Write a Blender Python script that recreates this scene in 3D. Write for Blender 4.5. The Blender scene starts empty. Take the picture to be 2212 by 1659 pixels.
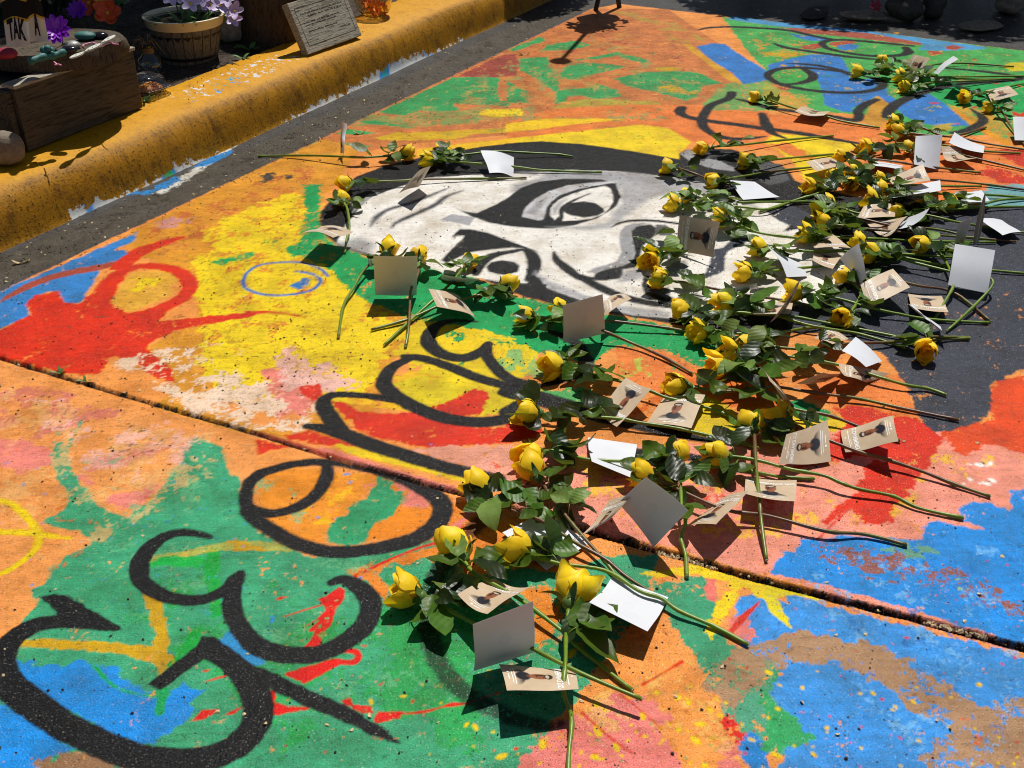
import bpy, bmesh, math, random
import numpy as np
from mathutils import Vector, Matrix

# ---------------------------------------------------------------- camera, world, sun, exposure
sc = bpy.context.scene
FOC = 2400.0; PITCH = math.radians(31.5); CAMH = 1.46       # focal length in units of a 2212 x 1659 frame
cam = bpy.data.cameras.new('camera'); camo = bpy.data.objects.new('camera', cam)
sc.collection.objects.link(camo); sc.camera = camo
cam.sensor_width = 36.0; cam.lens = FOC/2212*36; cam.clip_start = .05; cam.clip_end = 500
camo.location = (0, 0, CAMH); camo.rotation_euler = (math.pi/2-PITCH, 0, 0)
SUN_EL = math.radians(62); SUN_DIR = Vector((.275*math.cos(SUN_EL), .961*math.cos(SUN_EL), math.sin(SUN_EL))).normalized()
w = bpy.data.worlds.new('World'); sc.world = w; w.use_nodes = True
nt = w.node_tree; bg = nt.nodes['Background']
sky = nt.nodes.new('ShaderNodeTexSky'); sky.sky_type = 'NISHITA'; sky.sun_disc = False
sky.sun_elevation = SUN_EL; sky.sun_rotation = math.atan2(SUN_DIR.x, SUN_DIR.y)
nt.links.new(sky.outputs[0], bg.inputs[0]); bg.inputs[1].default_value = .05
sl = bpy.data.lights.new('sun', 'SUN'); sl.energy = 5.0; sl.angle = math.radians(.53); sl.color = (1, .965, .91)
so = bpy.data.objects.new('sun', sl); sc.collection.objects.link(so); so.location = (0, 0, 8)
so.rotation_euler = SUN_DIR.to_track_quat('Z', 'Y').to_euler()
vs = sc.view_settings; vs.view_transform = 'Standard'; vs.look = 'None'; vs.exposure = -.12; vs.gamma = 1
sc.cycles.pixel_filter_type = 'BLACKMAN_HARRIS'; sc.cycles.filter_width = 1.05
sc.render.resolution_x = 1024; sc.render.resolution_y = 768

# ---------------------------------------------------------------- helpers
COL = sc.collection
random.seed(7); rng = np.random.default_rng(11)
def G(u, v, z=0.0):
    """point of the ground (or of a level z) seen at frame position u, v (2212 x 1659)"""
    x = (u-1106)/FOC; y = (829.5-v)/FOC
    d = (x, math.cos(PITCH)+y*math.sin(PITCH), -math.sin(PITCH)+y*math.cos(PITCH))
    t = (z-CAMH)/d[2]
    return Vector((d[0]*t, d[1]*t, z))
def Z(c, r, s):
    """points read off an enlarged tile (column c, row r) -> frame positions"""
    out = []
    for p in s.split():
        a, b = p.split(','); out.append((553*c+float(a)/4, 414.75*r+float(b)/4))
    return out
def lin(c):
    return tuple(((x/255)/12.92 if x <= 10 else ((x/255+.055)/1.055)**2.4) for x in c)
def tag(o, label=None, cat=None, group=None, kind=None):
    if label: o['label'] = label
    if cat: o['category'] = cat
    if group: o['group'] = group
    if kind: o['kind'] = kind
    return o
def empty(name, loc=(0, 0, 0), rz=0, label=None, cat=None, group=None):
    o = bpy.data.objects.new(name, None); COL.objects.link(o); o.location = loc; o.rotation_euler = (0, 0, rz)
    o.empty_display_size = .05
    return tag(o, label, cat, group)
def link(name, me, parent=None, mats=None):
    if mats is not None and len(me.materials) == 0:
        for m in (mats if isinstance(mats, (list, tuple)) else [mats]): me.materials.append(m)
    o = bpy.data.objects.new(name, me); COL.objects.link(o)
    if parent is not None: o.parent = parent
    return o
class MB:
    def __init__(s): s.v = []; s.f = []; s.m = []; s.mi = 0
    def add(s, vs, fs):
        n = len(s.v); s.v += [tuple(p) for p in vs]
        for f in fs: s.f.append([i+n for i in f]); s.m.append(s.mi)
    def box(s, c, size, M=None):
        hx, hy, hz = size[0]/2, size[1]/2, size[2]/2
        vs = [Vector((x*hx, y*hy, z*hz)) for x in (-1, 1) for y in (-1, 1) for z in (-1, 1)]
        vs = [(M @ p if M is not None else p)+Vector(c) for p in vs]
        s.add(vs, [(0, 1, 3, 2), (4, 6, 7, 5), (0, 4, 5, 1), (2, 3, 7, 6), (0, 2, 6, 4), (1, 5, 7, 3)])
    def tube(s, pts, rad, n=7, cap=True):
        pts = [Vector(p) for p in pts]; L = len(pts)
        rad = rad if isinstance(rad, (list, tuple)) else [rad]*L
        base = len(s.v); up = Vector((0, 0, 1)); rings = []
        for i, p in enumerate(pts):
            t = (pts[min(i+1, L-1)]-pts[max(i-1, 0)]).normalized()
            a = t.cross(up)
            if a.length < 1e-3: a = t.cross(Vector((1, 0, 0)))
            a.normalize(); b = a.cross(t)
            rings.append([p+(a*math.cos(k*2*math.pi/n)+b*math.sin(k*2*math.pi/n))*rad[i] for k in range(n)])
        vs = [q for r in rings for q in r]
        fs = [(i*n+k, i*n+(k+1) % n, (i+1)*n+(k+1) % n, (i+1)*n+k) for i in range(L-1) for k in range(n)]
        if cap: fs += [tuple(range(n))[::-1], tuple((L-1)*n+k for k in range(n))]
        s.add(vs, fs)
    def lathe(s, prof, n=28, M=None, wob=0, close=True):
        vs = []; fs = []
        for i, (r, z) in enumerate(prof):
            for k in range(n):
                a = 2*math.pi*k/n; rr = r*(1+wob*math.sin(3*a+i*.7)+wob*.6*math.sin(7*a+1+i))
                p = Vector((rr*math.cos(a), rr*math.sin(a), z)); vs.append(M @ p if M is not None else p)
        for i in range(len(prof)-1):
            for k in range(n): fs.append((i*n+k, i*n+(k+1) % n, (i+1)*n+(k+1) % n, (i+1)*n+k))
        if close:
            fs.append(tuple(range(n))[::-1]); fs.append(tuple((len(prof)-1)*n+k for k in range(n)))
        s.add(vs, fs)
    def mesh(s, name, smooth=False):
        me = bpy.data.meshes.new(name); me.from_pydata(s.v, [], s.f)
        if s.m and max(s.m) > 0: me.polygons.foreach_set('material_index', s.m)
        if smooth: me.polygons.foreach_set('use_smooth', [True]*len(me.polygons))
        me.update(); return me
    def build(s, name, mats, parent=None, smooth=False):
        return link(name, s.mesh(name, smooth), parent, mats)
def rot(rx=0, ry=0, rz=0):
    return Matrix.Rotation(rz, 3, 'Z') @ Matrix.Rotation(ry, 3, 'Y') @ Matrix.Rotation(rx, 3, 'X')
def spline(pts, sub=6):
    P = [Vector(p) for p in pts]
    if len(P) < 3:
        return [P[0].lerp(P[-1], i/(sub*2)) for i in range(sub*2+1)]
    out = []
    for i in range(len(P)-1):
        p0 = P[max(i-1, 0)]; p1 = P[i]; p2 = P[i+1]; p3 = P[min(i+2, len(P)-1)]
        for k in range(sub):
            t = k/sub
            out.append(.5*((2*p1)+(p2-p0)*t+(2*p0-5*p1+4*p2-p3)*t*t+(3*p1-p0-3*p2+p3)*t**3))
    out.append(P[-1]); return out

# ---------------------------------------------------------------- materials
class NT:
    def __init__(s, name):
        s.m = bpy.data.materials.new(name); s.m.use_nodes = True; s.t = s.m.node_tree
        s.b = s.t.nodes['Principled BSDF']; s.out = s.t.nodes['Material Output']
    def n(s, typ, **kw):
        nd = s.t.nodes.new('ShaderNode'+typ)
        for k, v in kw.items():
            if k.startswith('i_'): nd.inputs[k[2:].replace('_', ' ')].default_value = v
            else: setattr(nd, k, v)
        return nd
    def l(s, a, b): s.t.links.new(a, b)
    def noise(s, scale, detail=4, rough=.6, vec=None, dist=0):
        nd = s.n('TexNoise'); nd.inputs['Scale'].default_value = scale; nd.inputs['Detail'].default_value = detail
        nd.inputs['Roughness'].default_value = rough; nd.inputs['Distortion'].default_value = dist
        if vec is not None: s.l(vec, nd.inputs['Vector'])
        return nd.outputs['Fac']
    def ramp(s, fac, stops):
        r = s.n('ValToRGB'); e = r.color_ramp.elements
        while len(e) < len(stops): e.new(.5)
        for q, (p, c) in zip(e, stops): q.position = p; q.color = (*c[:3], 1)
        s.l(fac, r.inputs[0]); return r.outputs[0]
    def mix(s, fac, a, b, mode='MIX'):
        m = s.n('MixRGB', blend_type=mode)
        for i, x in ((0, fac), (1, a), (2, b)):
            if isinstance(x, (int, float)): m.inputs[i].default_value = x
            elif isinstance(x, tuple): m.inputs[i].default_value = (*x[:3], 1)
            else: s.l(x, m.inputs[i])
        return m.outputs[0]
    def math(s, op, a, b=0.0):
        m = s.n('Math', operation=op)
        for i, x in ((0, a), (1, b)):
            if isinstance(x, (int, float)): m.inputs[i].default_value = x
            else: s.l(x, m.inputs[i])
        return m.outputs[0]
    def bump(s, h, strength=.3, dist=.002, normal=None):
        b = s.n('Bump'); b.inputs['Strength'].default_value = strength; b.inputs['Distance'].default_value = dist
        s.l(h, b.inputs['Height'])
        if normal is not None: s.l(normal, b.inputs['Normal'])
        s.l(b.outputs[0], s.b.inputs['Normal']); return b.outputs[0]
    def set(s, **kw):
        for k, v in kw.items():
            i = s.b.inputs[k.replace('_', ' ')]
            if isinstance(v, (int, float)): i.default_value = v
            elif isinstance(v, tuple): i.default_value = (*v[:3], 1)
            else: s.l(v, i)
    def obj(s): return s.n('TexCoord').outputs['Object']
    def orand(s): return s.n('ObjectInfo').outputs['Random']
    def translucent(s, color, fac):
        """mix the surface with light passing through (thin sheet)"""
        t = s.n('BsdfTranslucent'); mx = s.n('MixShader'); mx.inputs[0].default_value = fac
        if isinstance(color, tuple): t.inputs[0].default_value = (*color[:3], 1)
        else: s.l(color, t.inputs[0])
        s.l(s.b.outputs[0], mx.inputs[1]); s.l(t.outputs[0], mx.inputs[2]); s.l(mx.outputs[0], s.out.inputs[0])
MT = {}
def simple(name, rgb, rough=.6, var=.15, scale=30, bump=0, bscale=80, spec=.5, metallic=0, dist=.002, rgb2=None, stretch=None):
    k = NT(name); vec = k.obj()
    if stretch:
        mp = k.n('Mapping'); mp.inputs['Scale'].default_value = stretch; k.l(vec, mp.inputs[0]); vec = mp.outputs[0]
    c = lin(rgb); c2 = lin(rgb2) if rgb2 else tuple(x*(1-var) for x in c)
    c1 = c if rgb2 else tuple(min(1, x*(1+var)) for x in c)
    f = k.noise(scale, 6, .65, vec)
    col = k.ramp(f, [(.3, c2), (.7, c1)])
    k.set(Base_Color=col, Roughness=rough, Specular_IOR_Level=spec, Metallic=metallic)
    if bump: k.bump(k.noise(bscale, 6, .7, vec), bump, dist)
    MT[name] = k.m; return k.m

# ---------------------------------------------------------------- the painted street: sheet with paint colours
class Patch:
    def __init__(s, x0, x1, y0, y1, dx, dy):
        s.nx = int(round((x1-x0)/dx))+1; s.ny = int(round((y1-y0)/dy))+1
        s.x = np.linspace(x0, x1, s.nx); s.y = np.linspace(y0, y1, s.ny)
        s.X, s.Y = np.meshgrid(s.x, s.y); s.aa = .7*max(dx, dy*.6)+.0004
        s.C = np.zeros((s.ny, s.nx, 4), np.float32); s.N = {}
    def noise(s, scale, seed, sx=1.0, sy=1.0):
        key = (scale, seed, sx, sy)
        if key not in s.N: s.N[key] = vnoise(s.X*sx/scale, s.Y*sy/scale, seed)
        return s.N[key]
    def sl(s, x0, x1, y0, y1):
        i0 = np.searchsorted(s.x, x0); i1 = np.searchsorted(s.x, x1)
        j0 = np.searchsorted(s.y, y0); j1 = np.searchsorted(s.y, y1)
        return (slice(j0, j1), slice(i0, i1)) if i1 > i0 and j1 > j0 else None
LAT = np.random.default_rng(5).random((64, 512, 512)).astype(np.float32)[:, :, :] if False else None
def lat(seed):
    return np.random.default_rng(1000+seed).random((256, 256), dtype=np.float32)
LATS = {}
def vnoise(x, y, seed, octs=3):
    """smooth value noise in -1..1"""
    if seed not in LATS: LATS[seed] = lat(seed)
    L = LATS[seed]; tot = np.zeros(x.shape, np.float32); amp = 1.0; norm = 0
    for o in range(octs):
        xx = x*(2**o)+37.3*o; yy = y*(2**o)+11.7*o
        xi = np.floor(xx); yi = np.floor(yy); fx = (xx-xi).astype(np.float32); fy = (yy-yi).astype(np.float32)
        xi = xi.astype(np.int64) % 256; yi = yi.astype(np.int64) % 256; x1 = (xi+1) % 256; y1 = (yi+1) % 256
        fx = fx*fx*(3-2*fx); fy = fy*fy*(3-2*fy)
        a = L[yi, xi]*(1-fx)+L[yi, x1]*fx; b = L[y1, xi]*(1-fx)+L[y1, x1]*fx
        tot += amp*(a*(1-fy)+b*fy); norm += amp; amp *= .55
    return tot/norm*2-1
PATCHES = [Patch(-1.2, 1.2, .9, 1.75, .0025, .0028), Patch(-1.7, 1.7, 1.75, 2.75, .0034, .0044),
           Patch(-2.2, 2.2, 2.75, 4.3, .0046, .0080), Patch(-2.6, 3.6, 4.3, 7.4, .0056, .0105),
           Patch(-2.6, -1.2, .3, 1.75, .012, .012), Patch(1.2, 2.6, .3, 1.75, .012, .012), Patch(-1.2, 1.2, .3, .9, .012, .012),
           Patch(-2.6, -1.7, 1.75, 2.75, .014, .014), Patch(1.7, 3.6, 1.75, 2.75, .014, .014),
           Patch(-2.6, -2.2, 2.75, 4.3, .016, .016), Patch(2.2, 3.6, 2.75, 4.3, .012, .014), Patch(2.6, 3.6, .3, 1.75, .016, .016)]
def tog(pts): return np.array([G(u, v)[:2] for u, v in pts])
def blend(P, s, cov, color, var=.06, seed=1):
    c = np.array(lin(color), np.float32)*.88
    k = 1+var*1.5*(P.noise(.05, 21)[s]+.8*P.noise(.011, 22)[s])+var*1.2*P.noise(.008, 23, .16, 1.0)[s]
    src = np.concatenate([c[None, None, :]*k[..., None], np.ones(k.shape+(1,), np.float32)], -1)
    P.C[s] = P.C[s]*(1-cov[..., None])+src*cov[..., None]
def poly(color, pts, amp=.006, dry=0.0, op=1.0, var=.08, soft=0.0, ns=.02, seed=3):
    """paint a filled outline; amp = raggedness of the edge in metres, dry = how broken the paint film is"""
    g = tog(pts); x0, y0 = g.min(0)-.03; x1, y1 = g.max(0)+.03
    for P in PATCHES:
        s = P.sl(x0, x1, y0, y1)
        if s is None: continue
        X = P.X[s]; Y = P.Y[s]; d2 = np.full(X.shape, 1e9); ins = np.zeros(X.shape, bool); n = len(g)
        for i in range(n):
            ax, ay = g[i]; bx, by = g[(i+1) % n]; ex, ey = bx-ax, by-ay
            t = np.clip(((X-ax)*ex+(Y-ay)*ey)/(ex*ex+ey*ey+1e-12), 0, 1)
            d2 = np.minimum(d2, (X-ax-t*ex)**2+(Y-ay-t*ey)**2)
            c = (ay > Y) != (by > Y)
            if ey != 0: ins ^= c & (X < ax+(Y-ay)/ey*ex)
        d = np.sqrt(d2); d[ins] *= -1
        d = d+amp*P.noise(ns, seed)[s]*1.6+amp*.7*P.noise(.006, seed+1)[s]
        cov = np.clip(.5-d/(2*P.aa+soft), 0, 1)*op
        dr_ = max(dry, .11) if color not in (BK, LB, WH, OR) and max(color) > 60 and soft == 0 else dry
        if color[2] > 185 and color[0] < 100: dr_ = dry*.6
        if dr_ > 0:
            m = .6*P.noise(.012, 31)[s]+.4*P.noise(.004, 32)[s]+.5*P.noise(.06, 33)[s]
            cov = cov*np.clip((m-(dr_*1.3-.75))/.18, 0, 1)
        blend(P, s, cov, color, var)
def stroke(color, pts, width, amp=.0012, dry=0.0, op=1.0, var=.08, soft=0.0, sub=7):
    """a brush line; width in metres (one value or one for each point)"""
    g = [Vector((*G(u, v)[:2], 0)) for u, v in pts]
    wl = list(width) if isinstance(width, (list, tuple)) else [width]*len(g)
    if color == (8,8,11): wl = [x*.88 for x in wl]
    elif color in (LB, BK): wl = [x*(1.28 if color == LB else 1.12) for x in wl]
    if len(wl) != len(g): wl = list(np.interp(np.linspace(0, 1, len(g)), np.linspace(0, 1, len(wl)), wl))
    q = spline([Vector((p.x, p.y, wd)) for p, wd in zip(g, wl)], sub)
    A = np.array([(p.x, p.y, max(p.z, .0005)/2) for p in q])
    x0, y0 = A[:, :2].min(0)-.2; x1, y1 = A[:, :2].max(0)+.2
    for P in PATCHES:
        s = P.sl(x0, x1, y0, y1)
        if s is None: continue
        D = np.full(P.X[s].shape, 1.0)
        jo, io = s[0].start, s[1].start
        for i in range(len(A)-1):
            ax, ay, ar = A[i]; bx, by, br = A[i+1]; m = max(ar, br)+.03
            t = P.sl(min(ax, bx)-m, max(ax, bx)+m, min(ay, by)-m, max(ay, by)+m)
            if t is None: continue
            X = P.X[t]; Y = P.Y[t]; ex, ey = bx-ax, by-ay
            h = np.clip(((X-ax)*ex+(Y-ay)*ey)/(ex*ex+ey*ey+1e-12), 0, 1)
            d = np.sqrt((X-ax-h*ex)**2+(Y-ay-h*ey)**2)-(ar+(br-ar)*h)
            tt = (slice(t[0].start-jo, t[0].stop-jo), slice(t[1].start-io, t[1].stop-io))
            D[tt] = np.minimum(D[tt], d)
        d = D+amp*P.noise(.012, 7)[s]*1.6+amp*P.noise(.004, 8)[s]
        cov = np.clip(.5-d/(2*P.aa+soft), 0, 1)*op
        if dry > 0:
            m = .6*P.noise(.008, 35)[s]+.6*P.noise(.004, 36)[s]
            cov = cov*np.clip((m-(dry*1.3-.75))/.2, 0, 1)
        blend(P, s, cov, color, var)
def mottle(color, pts, dry, scale=.03, seed=40, op=1.0, amp=.02):
    """broken blotches of one colour inside an outline"""
    g = tog(pts); x0, y0 = g.min(0)-.02; x1, y1 = g.max(0)+.02
    for P in PATCHES:
        s = P.sl(x0, x1, y0, y1)
        if s is None: continue
        X = P.X[s]; Y = P.Y[s]; ins = np.zeros(X.shape, bool); n = len(g); d2 = np.full(X.shape, 1e9)
        for i in range(n):
            ax, ay = g[i]; bx, by = g[(i+1) % n]; ex, ey = bx-ax, by-ay
            t = np.clip(((X-ax)*ex+(Y-ay)*ey)/(ex*ex+ey*ey+1e-12), 0, 1)
            d2 = np.minimum(d2, (X-ax-t*ex)**2+(Y-ay-t*ey)**2)
            c = (ay > Y) != (by > Y)
            if ey != 0: ins ^= c & (X < ax+(Y-ay)/ey*ex)
        d = np.sqrt(d2); d[~ins] *= -1
        fade = np.clip(d/.05, 0, 1)
        m = .8*vnoise(X/scale, Y/scale, seed)+.45*vnoise(X/.007, Y/.007, seed+1)-(1-fade)*.5
        cov = np.clip((m-dry)/.12, 0, 1)*op*(d > 0)
        blend(P, s, cov, color, .06)

# paint colours
YE=(244,212,40); GO=(232,176,66); OR=(244,164,100); DO=(238,142,88); RE=(224,62,44); PK=(240,146,134); PW=(243,214,188)
GR=(36,164,92); TG=(66,164,118); BL=(70,150,228); BR=(158,122,92); BK=(9,9,11); WH=(243,239,231); GY=(150,151,154)
SL=(58,62,74); FO=(206,130,82); FG=(64,158,92); FB=(72,132,204); OC=(208,166,58); OG=(176,170,82); DR=(160,78,66)
ASP=(70,68,66); LB=(8,8,10)
for P in PATCHES:
    k = 1+.10*P.noise(.05, 21)+.08*P.noise(.011, 22); P.C[..., :3] = np.array(lin(ASP))*k[..., None]; P.C[..., 3] = 0
def O(s): return [tuple(float(a) for a in p.split(',')) for p in s.split()]

poly(OR, O('-900,1058 0,630 553,366 803,245 978,166 1181,68 1275,20 1336,8 1443,21 1563,34 1659,45 1871,66 2029,87 2212,110 3400,250 4000,2600 -1500,2600'), .004)
# ---- far end
poly(FO, O('553,366 1281,18 1443,20 1560,100 1700,190 1560,230 1450,260 1300,280 1106,290 900,310 700,340 600,400'), .004, var=.16)
mottle((186,150,76), O('1290,20 1440,25 1560,100 1640,150 1480,120 1400,60'), .05, .06)
mottle((178,92,68), O('1100,120 1300,20 1440,60 1560,200 1400,200 1200,170'), .35, .05, 44)
poly(FG, Z(1,0,'790,1085 1030,985 1700,668 2110,665 2080,760 2110,860 2212,900 2180,920 1990,910 1700,890 1760,960 1520,970 1430,950 1300,1000 1060,975'), .007, .08)
poly((140,150,84), Z(1,0,'960,1000 1300,1000 1430,950 1760,960 1990,910 2212,1000 1900,1060 1300,1110 1000,1070 800,1120'), .01, .35)
poly(FG, Z(1,0,'870,1050 1030,1040 1370,1105 1200,1092 950,1068'), .004, .1); poly(FG, Z(1,0,'300,1330 540,1215 700,1230 1000,1260 800,1280 420,1300'), .006, .1)
poly(FG, Z(1,0,'790,1115 1050,1150 900,1165 690,1155'), .004, .1); poly(FG, Z(1,0,'160,1400 220,1362 600,1390 570,1450 560,1659 390,1659 440,1520 500,1430'), .01, .35)
poly(DR, Z(1,0,'1730,662 2140,470 2250,470 2250,650 2100,668'), .006, .1); poly(DR, Z(2,0,'0,495 60,530 80,570 40,600 -20,610'), .004)
poly((214,176,56), Z(1,0,'1010,1195 1200,1150 1700,1130 2300,1100 2300,1140 1900,1160 1700,1205 1100,1215'), .008, .2)
poly(YE, Z(1,0,'1900,985 2000,945 2300,940 2300,1000 2050,1015'), .006, .2)
for q in ('80,500 300,490 330,560 400,700 410,780 620,760 750,720 930,790 950,830 740,862 600,830 470,830 450,890 370,895 380,800 250,700 150,640 60,600',
          '480,530 700,490 900,450 1180,520 1120,552 900,480 720,510', '480,560 700,540 1000,575 750,630 560,685 400,680 430,600',
          '880,680 1130,625 1400,610 1600,625 1810,720 1650,745 1600,830 1500,870 1250,795 1000,745', '-40,700 130,790 140,890 -40,890',
          '-30,425 240,320 300,350 -20,455', '300,390 560,350 700,390 500,430 250,440'):
    poly(FG, Z(2,0,q), .010, .12)
poly(OC, Z(2,0,'1240,750 1400,720 1520,800 1600,770 1580,820 1400,800'), .012, .4); poly(OC, Z(2,0,'1220,590 1300,575 1440,580 1445,605 1350,620 1240,605'), .003)
poly((178,166,72), Z(2,0,'330,940 450,880 700,850 1000,870 1250,880 1300,905 1000,905 600,922'), .008, .2)
poly(DO, Z(2,0,'-40,1060 300,950 700,915 1300,905 1640,905 2212,960 2260,1300 1550,1230 1350,1100 900,1040 400,1030'), .008)
poly(DO, Z(2,0,'-40,1140 400,1080 900,1040 1100,1080 700,1130 -40,1200'), .006)
poly((120,170,96), Z(2,0,'1650,900 1850,720 2260,690 2260,960 1900,950 1720,945'), .012, .2)
poly(FB, Z(2,0,'1590,405 1720,375 1840,380 2000,490 2240,630 2240,690 2000,727 1900,630 1750,540 1630,440'), .005, .03)
poly((218,166,72), Z(2,0,'1480,380 1560,390 1700,510 1850,600 1960,690 1990,735 1870,690 1800,640 1650,520 1540,440'), .004, .1)
mottle((128,154,92), O('820,250 1000,160 1300,60 1560,160 1640,240 1300,290 900,300'), .30, .07, 120, .75); mottle((196,156,84), O('820,260 1180,80 1440,40 1600,200 1300,285'), .28, .06, 121, .7); mottle((120,92,70), O('900,240 1280,30 1420,60 1300,200 1000,280'), .52, .03, 122, .8)
# ---- upper right
poly((80,172,92), O('1560,36 1659,48 1871,66 2029,87 2212,110 2500,150 2700,420 2212,305 2130,292 1950,290 1900,250 1760,240 1690,190 1610,105'), .008, var=.14)
mottle((200,160,80), O('1600,60 1760,90 1800,140 1700,170 1620,110'), .12, .04, 46); mottle((190,170,80), O('1640,180 1760,210 1760,240 1660,240'), -.2, .03, 47)
poly((92,160,210), Z(3,0,'-330,135 0,180 850,265 1480,350 1880,405 1880,425 1500,440 1290,430 1340,392 1200,370 950,300 600,270 300,250 0,217 -330,170'), .006, .05)
poly(FB, Z(3,0,'180,290 500,330 540,350 380,352 260,330'), .005, .1)
poly((172,92,76), Z(3,0,'100,235 400,250 900,290 1320,370 1330,392 1100,372 900,342 500,302 350,292'), .006, .15)
for q in ('280,400 450,370 490,400 400,430 300,422', '530,365 700,350 790,370 660,385 580,402 530,385', '1530,400 1600,385 1690,410 1600,432 1540,425', '1370,440 1460,440 1530,465 1400,482', '80,750 180,745 200,775 110,775', '540,650 640,640 660,670 560,690'):
    poly((182,88,70), Z(3,0,q), .007, .12)
poly(OC, Z(3,0,'-60,450 200,440 350,470 200,492 -40,485'), .01, .4)
poly(FB, Z(3,0,'0,560 180,510 370,470 560,475 640,500 690,590 720,640 740,690 930,680 1000,700 1030,800 1110,870 1050,920 950,830 740,930 720,970 650,965 490,910 480,840 450,740 410,640 380,610 300,588 100,595 0,620'), .004, .04)
poly((72,170,84), Z(3,0,'90,680 300,620 340,650 300,710 200,722'), .004, .1); poly(FB, Z(3,0,'580,400 700,380 790,390 760,425 640,435'), .005, .1)
poly((170,172,80), Z(3,0,'-40,690 100,770 90,850 50,870 -40,850'), .008, .2)
poly((210,156,74), Z(3,0,'900,850 950,828 1060,910 1010,1000 1020,1060 960,1100 820,1060 850,980'), .006, .1)
poly(FB, Z(3,0,'1110,940 1200,850 1400,810 1520,890 1640,980 1750,1085 1500,1095 1280,1050 1180,1000'), .005, .04)
poly((196,172,80), Z(3,0,'1440,1080 1600,1060 1560,1130 1420,1120'), .008, .2)
poly((42,168,92), Z(3,0,'1400,800 1660,700 2212,700 2300,980 2100,960 1900,900 1580,900 1520,890'), .008, .05)
poly((206,160,70), Z(3,0,'1560,905 1900,960 2110,1100 2100,1240 1850,1110 1750,1080 1640,985'), .012, .3)
poly((232,160,56), Z(3,0,'1570,930 1640,950 1850,1090 2110,1245 2060,1262 1800,1115 1640,985'), .004, .05)
poly((214,196,50), Z(3,0,'2010,570 2100,540 2300,540 2300,610 2100,615'), .006, .1)
poly(DO, Z(3,0,'-20,990 300,1000 700,1060 960,1112 1000,1160 800,1235 400,1165 -20,1120'), .006, .02)
poly(DO, Z(3,0,'950,1190 1200,1170 2000,1290 2400,1300 2500,1900 1200,1900 900,1659 800,1500 850,1300'), .01, .02)
for q in ('1790,1490 1930,1440 2250,1540 2300,1600 2000,1575', '1930,1295 2300,1290 2300,1500 2050,1360', '2060,980 2300,960 2300,1000 2120,1005'):
    poly((208,72,58), Z(3,0,q), .02, .25)
poly((120,172,178), Z(3,0,'1750,1680 1950,1600 2400,1590 2500,1820 1950,1830 1850,1780'), .012, .15)
poly(YE, Z(2,0,'-60,1200 700,1120 1100,1080 1350,1110 1550,1230 1460,1310 1440,1380 900,1290 400,1230 -60,1240'), .006, .03)
poly((248,204,50), Z(2,0,'-60,1070 300,1025 700,1025 950,1030 600,1070 200,1120 -60,1145'), .006, .05)
poly((248,200,46), Z(1,0,'1380,1290 1830,1235 2250,1190 2250,1245 1850,1290 1400,1355'), .006, .05)
mottle((150,180,60), Z(2,0,'700,1150 1000,1090 1300,1130 1250,1220 900,1200'), .3, .02, 48)
mottle((196,172,84), O('1640,60 1900,70 2200,120 2212,300 1900,260 1700,200'), .42, .05, 123, .8); mottle((60,150,80), O('1640,60 2212,110 2212,300 1760,230'), .40, .06, 124, .7)
poly(YE, Z(3,0,'-40,1230 60,1160 250,1160 500,1200 780,1240 620,1380 520,1500 330,1570 230,1420 150,1340'), .01, .1)
poly(DO, Z(3,0,'0,1250 180,1230 420,1370 280,1380'), .008, .1); poly(WH, Z(3,0,'140,1600 220,1570 330,1600 260,1640'), .003)
# ---- left: golden field, blue and red
poly((226,160,76), O('250,520 325,480 553,366 700,300 780,320 690,440 700,500 760,560 830,640 900,700 840,800 820,870 700,960 500,930 330,880 380,830 300,760 420,700 430,620 340,570'), .008, .05, var=.12)
mottle((206,120,74), O('280,500 560,380 700,330 690,430 620,520 450,540 330,560'), .12, .05, 50)
mottle((210,150,140), Z(0,1,'1300,270 1500,210 1700,220 1720,250 1500,310 1350,320'), -.5, .03, 51)
poly(YE, O('420,560 470,520 560,500 690,560 750,560 800,640 790,690 900,700 830,760 810,830 730,880 640,875 560,860 480,860 430,780 440,700 420,640'), .02, .10)
poly(YE, O('440,500 560,440 640,420 690,440 700,520 600,540 480,560'), .03, .3)
mottle((226,150,80), O('420,440 700,330 720,520 760,560 600,800 430,760 420,560'), .28, .05, 52)
mottle((70,165,90), O('420,420 520,460 640,470 620,560 540,560 440,500'), .42, .05, 53)
poly(GR, Z(0,1,'1830,610 2000,550 2212,515 2212,560 2050,600 1900,630'), .01, .3)
mottle((92,95,88), O('120,560 420,520 640,760 640,900 420,880 330,800 200,720 110,640'), .62, .022, 54)
poly((74,136,200), Z(0,1,'-900,1250 -400,1040 0,860 1190,345 1150,430 1000,500 1180,525 1050,620 860,640 860,700 700,960 640,970 540,950 500,860 430,850 300,900 230,1000 260,1070 100,1140 0,1190 -400,1300'), .006, .06)
poly(RE, Z(0,1,'-700,1500 0,1190 150,1120 280,1050 230,970 300,900 500,860 560,960 700,960 860,800 960,700 1060,640 1100,720 1000,850 950,960 1090,1050 1330,1020 1480,1000 1350,1120 2212,1035 2212,1068 1500,1200 1250,1330 1400,1470 1500,1560 1480,1635 1330,1600 1180,1470 1000,1420 890,1440 940,1480 870,1560 700,1580 480,1550 0,1430 -700,1300'), .007, .06)
stroke((172,86,72), Z(0,1,'0,950 250,810 550,710 850,650 1080,600'), [.012,.035,.04,.04,.035], .004)
stroke(RE, Z(0,1,'1040,640 1200,520 1400,445 1570,390'), [.06,.06,.045,.02], .005, .1)
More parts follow.
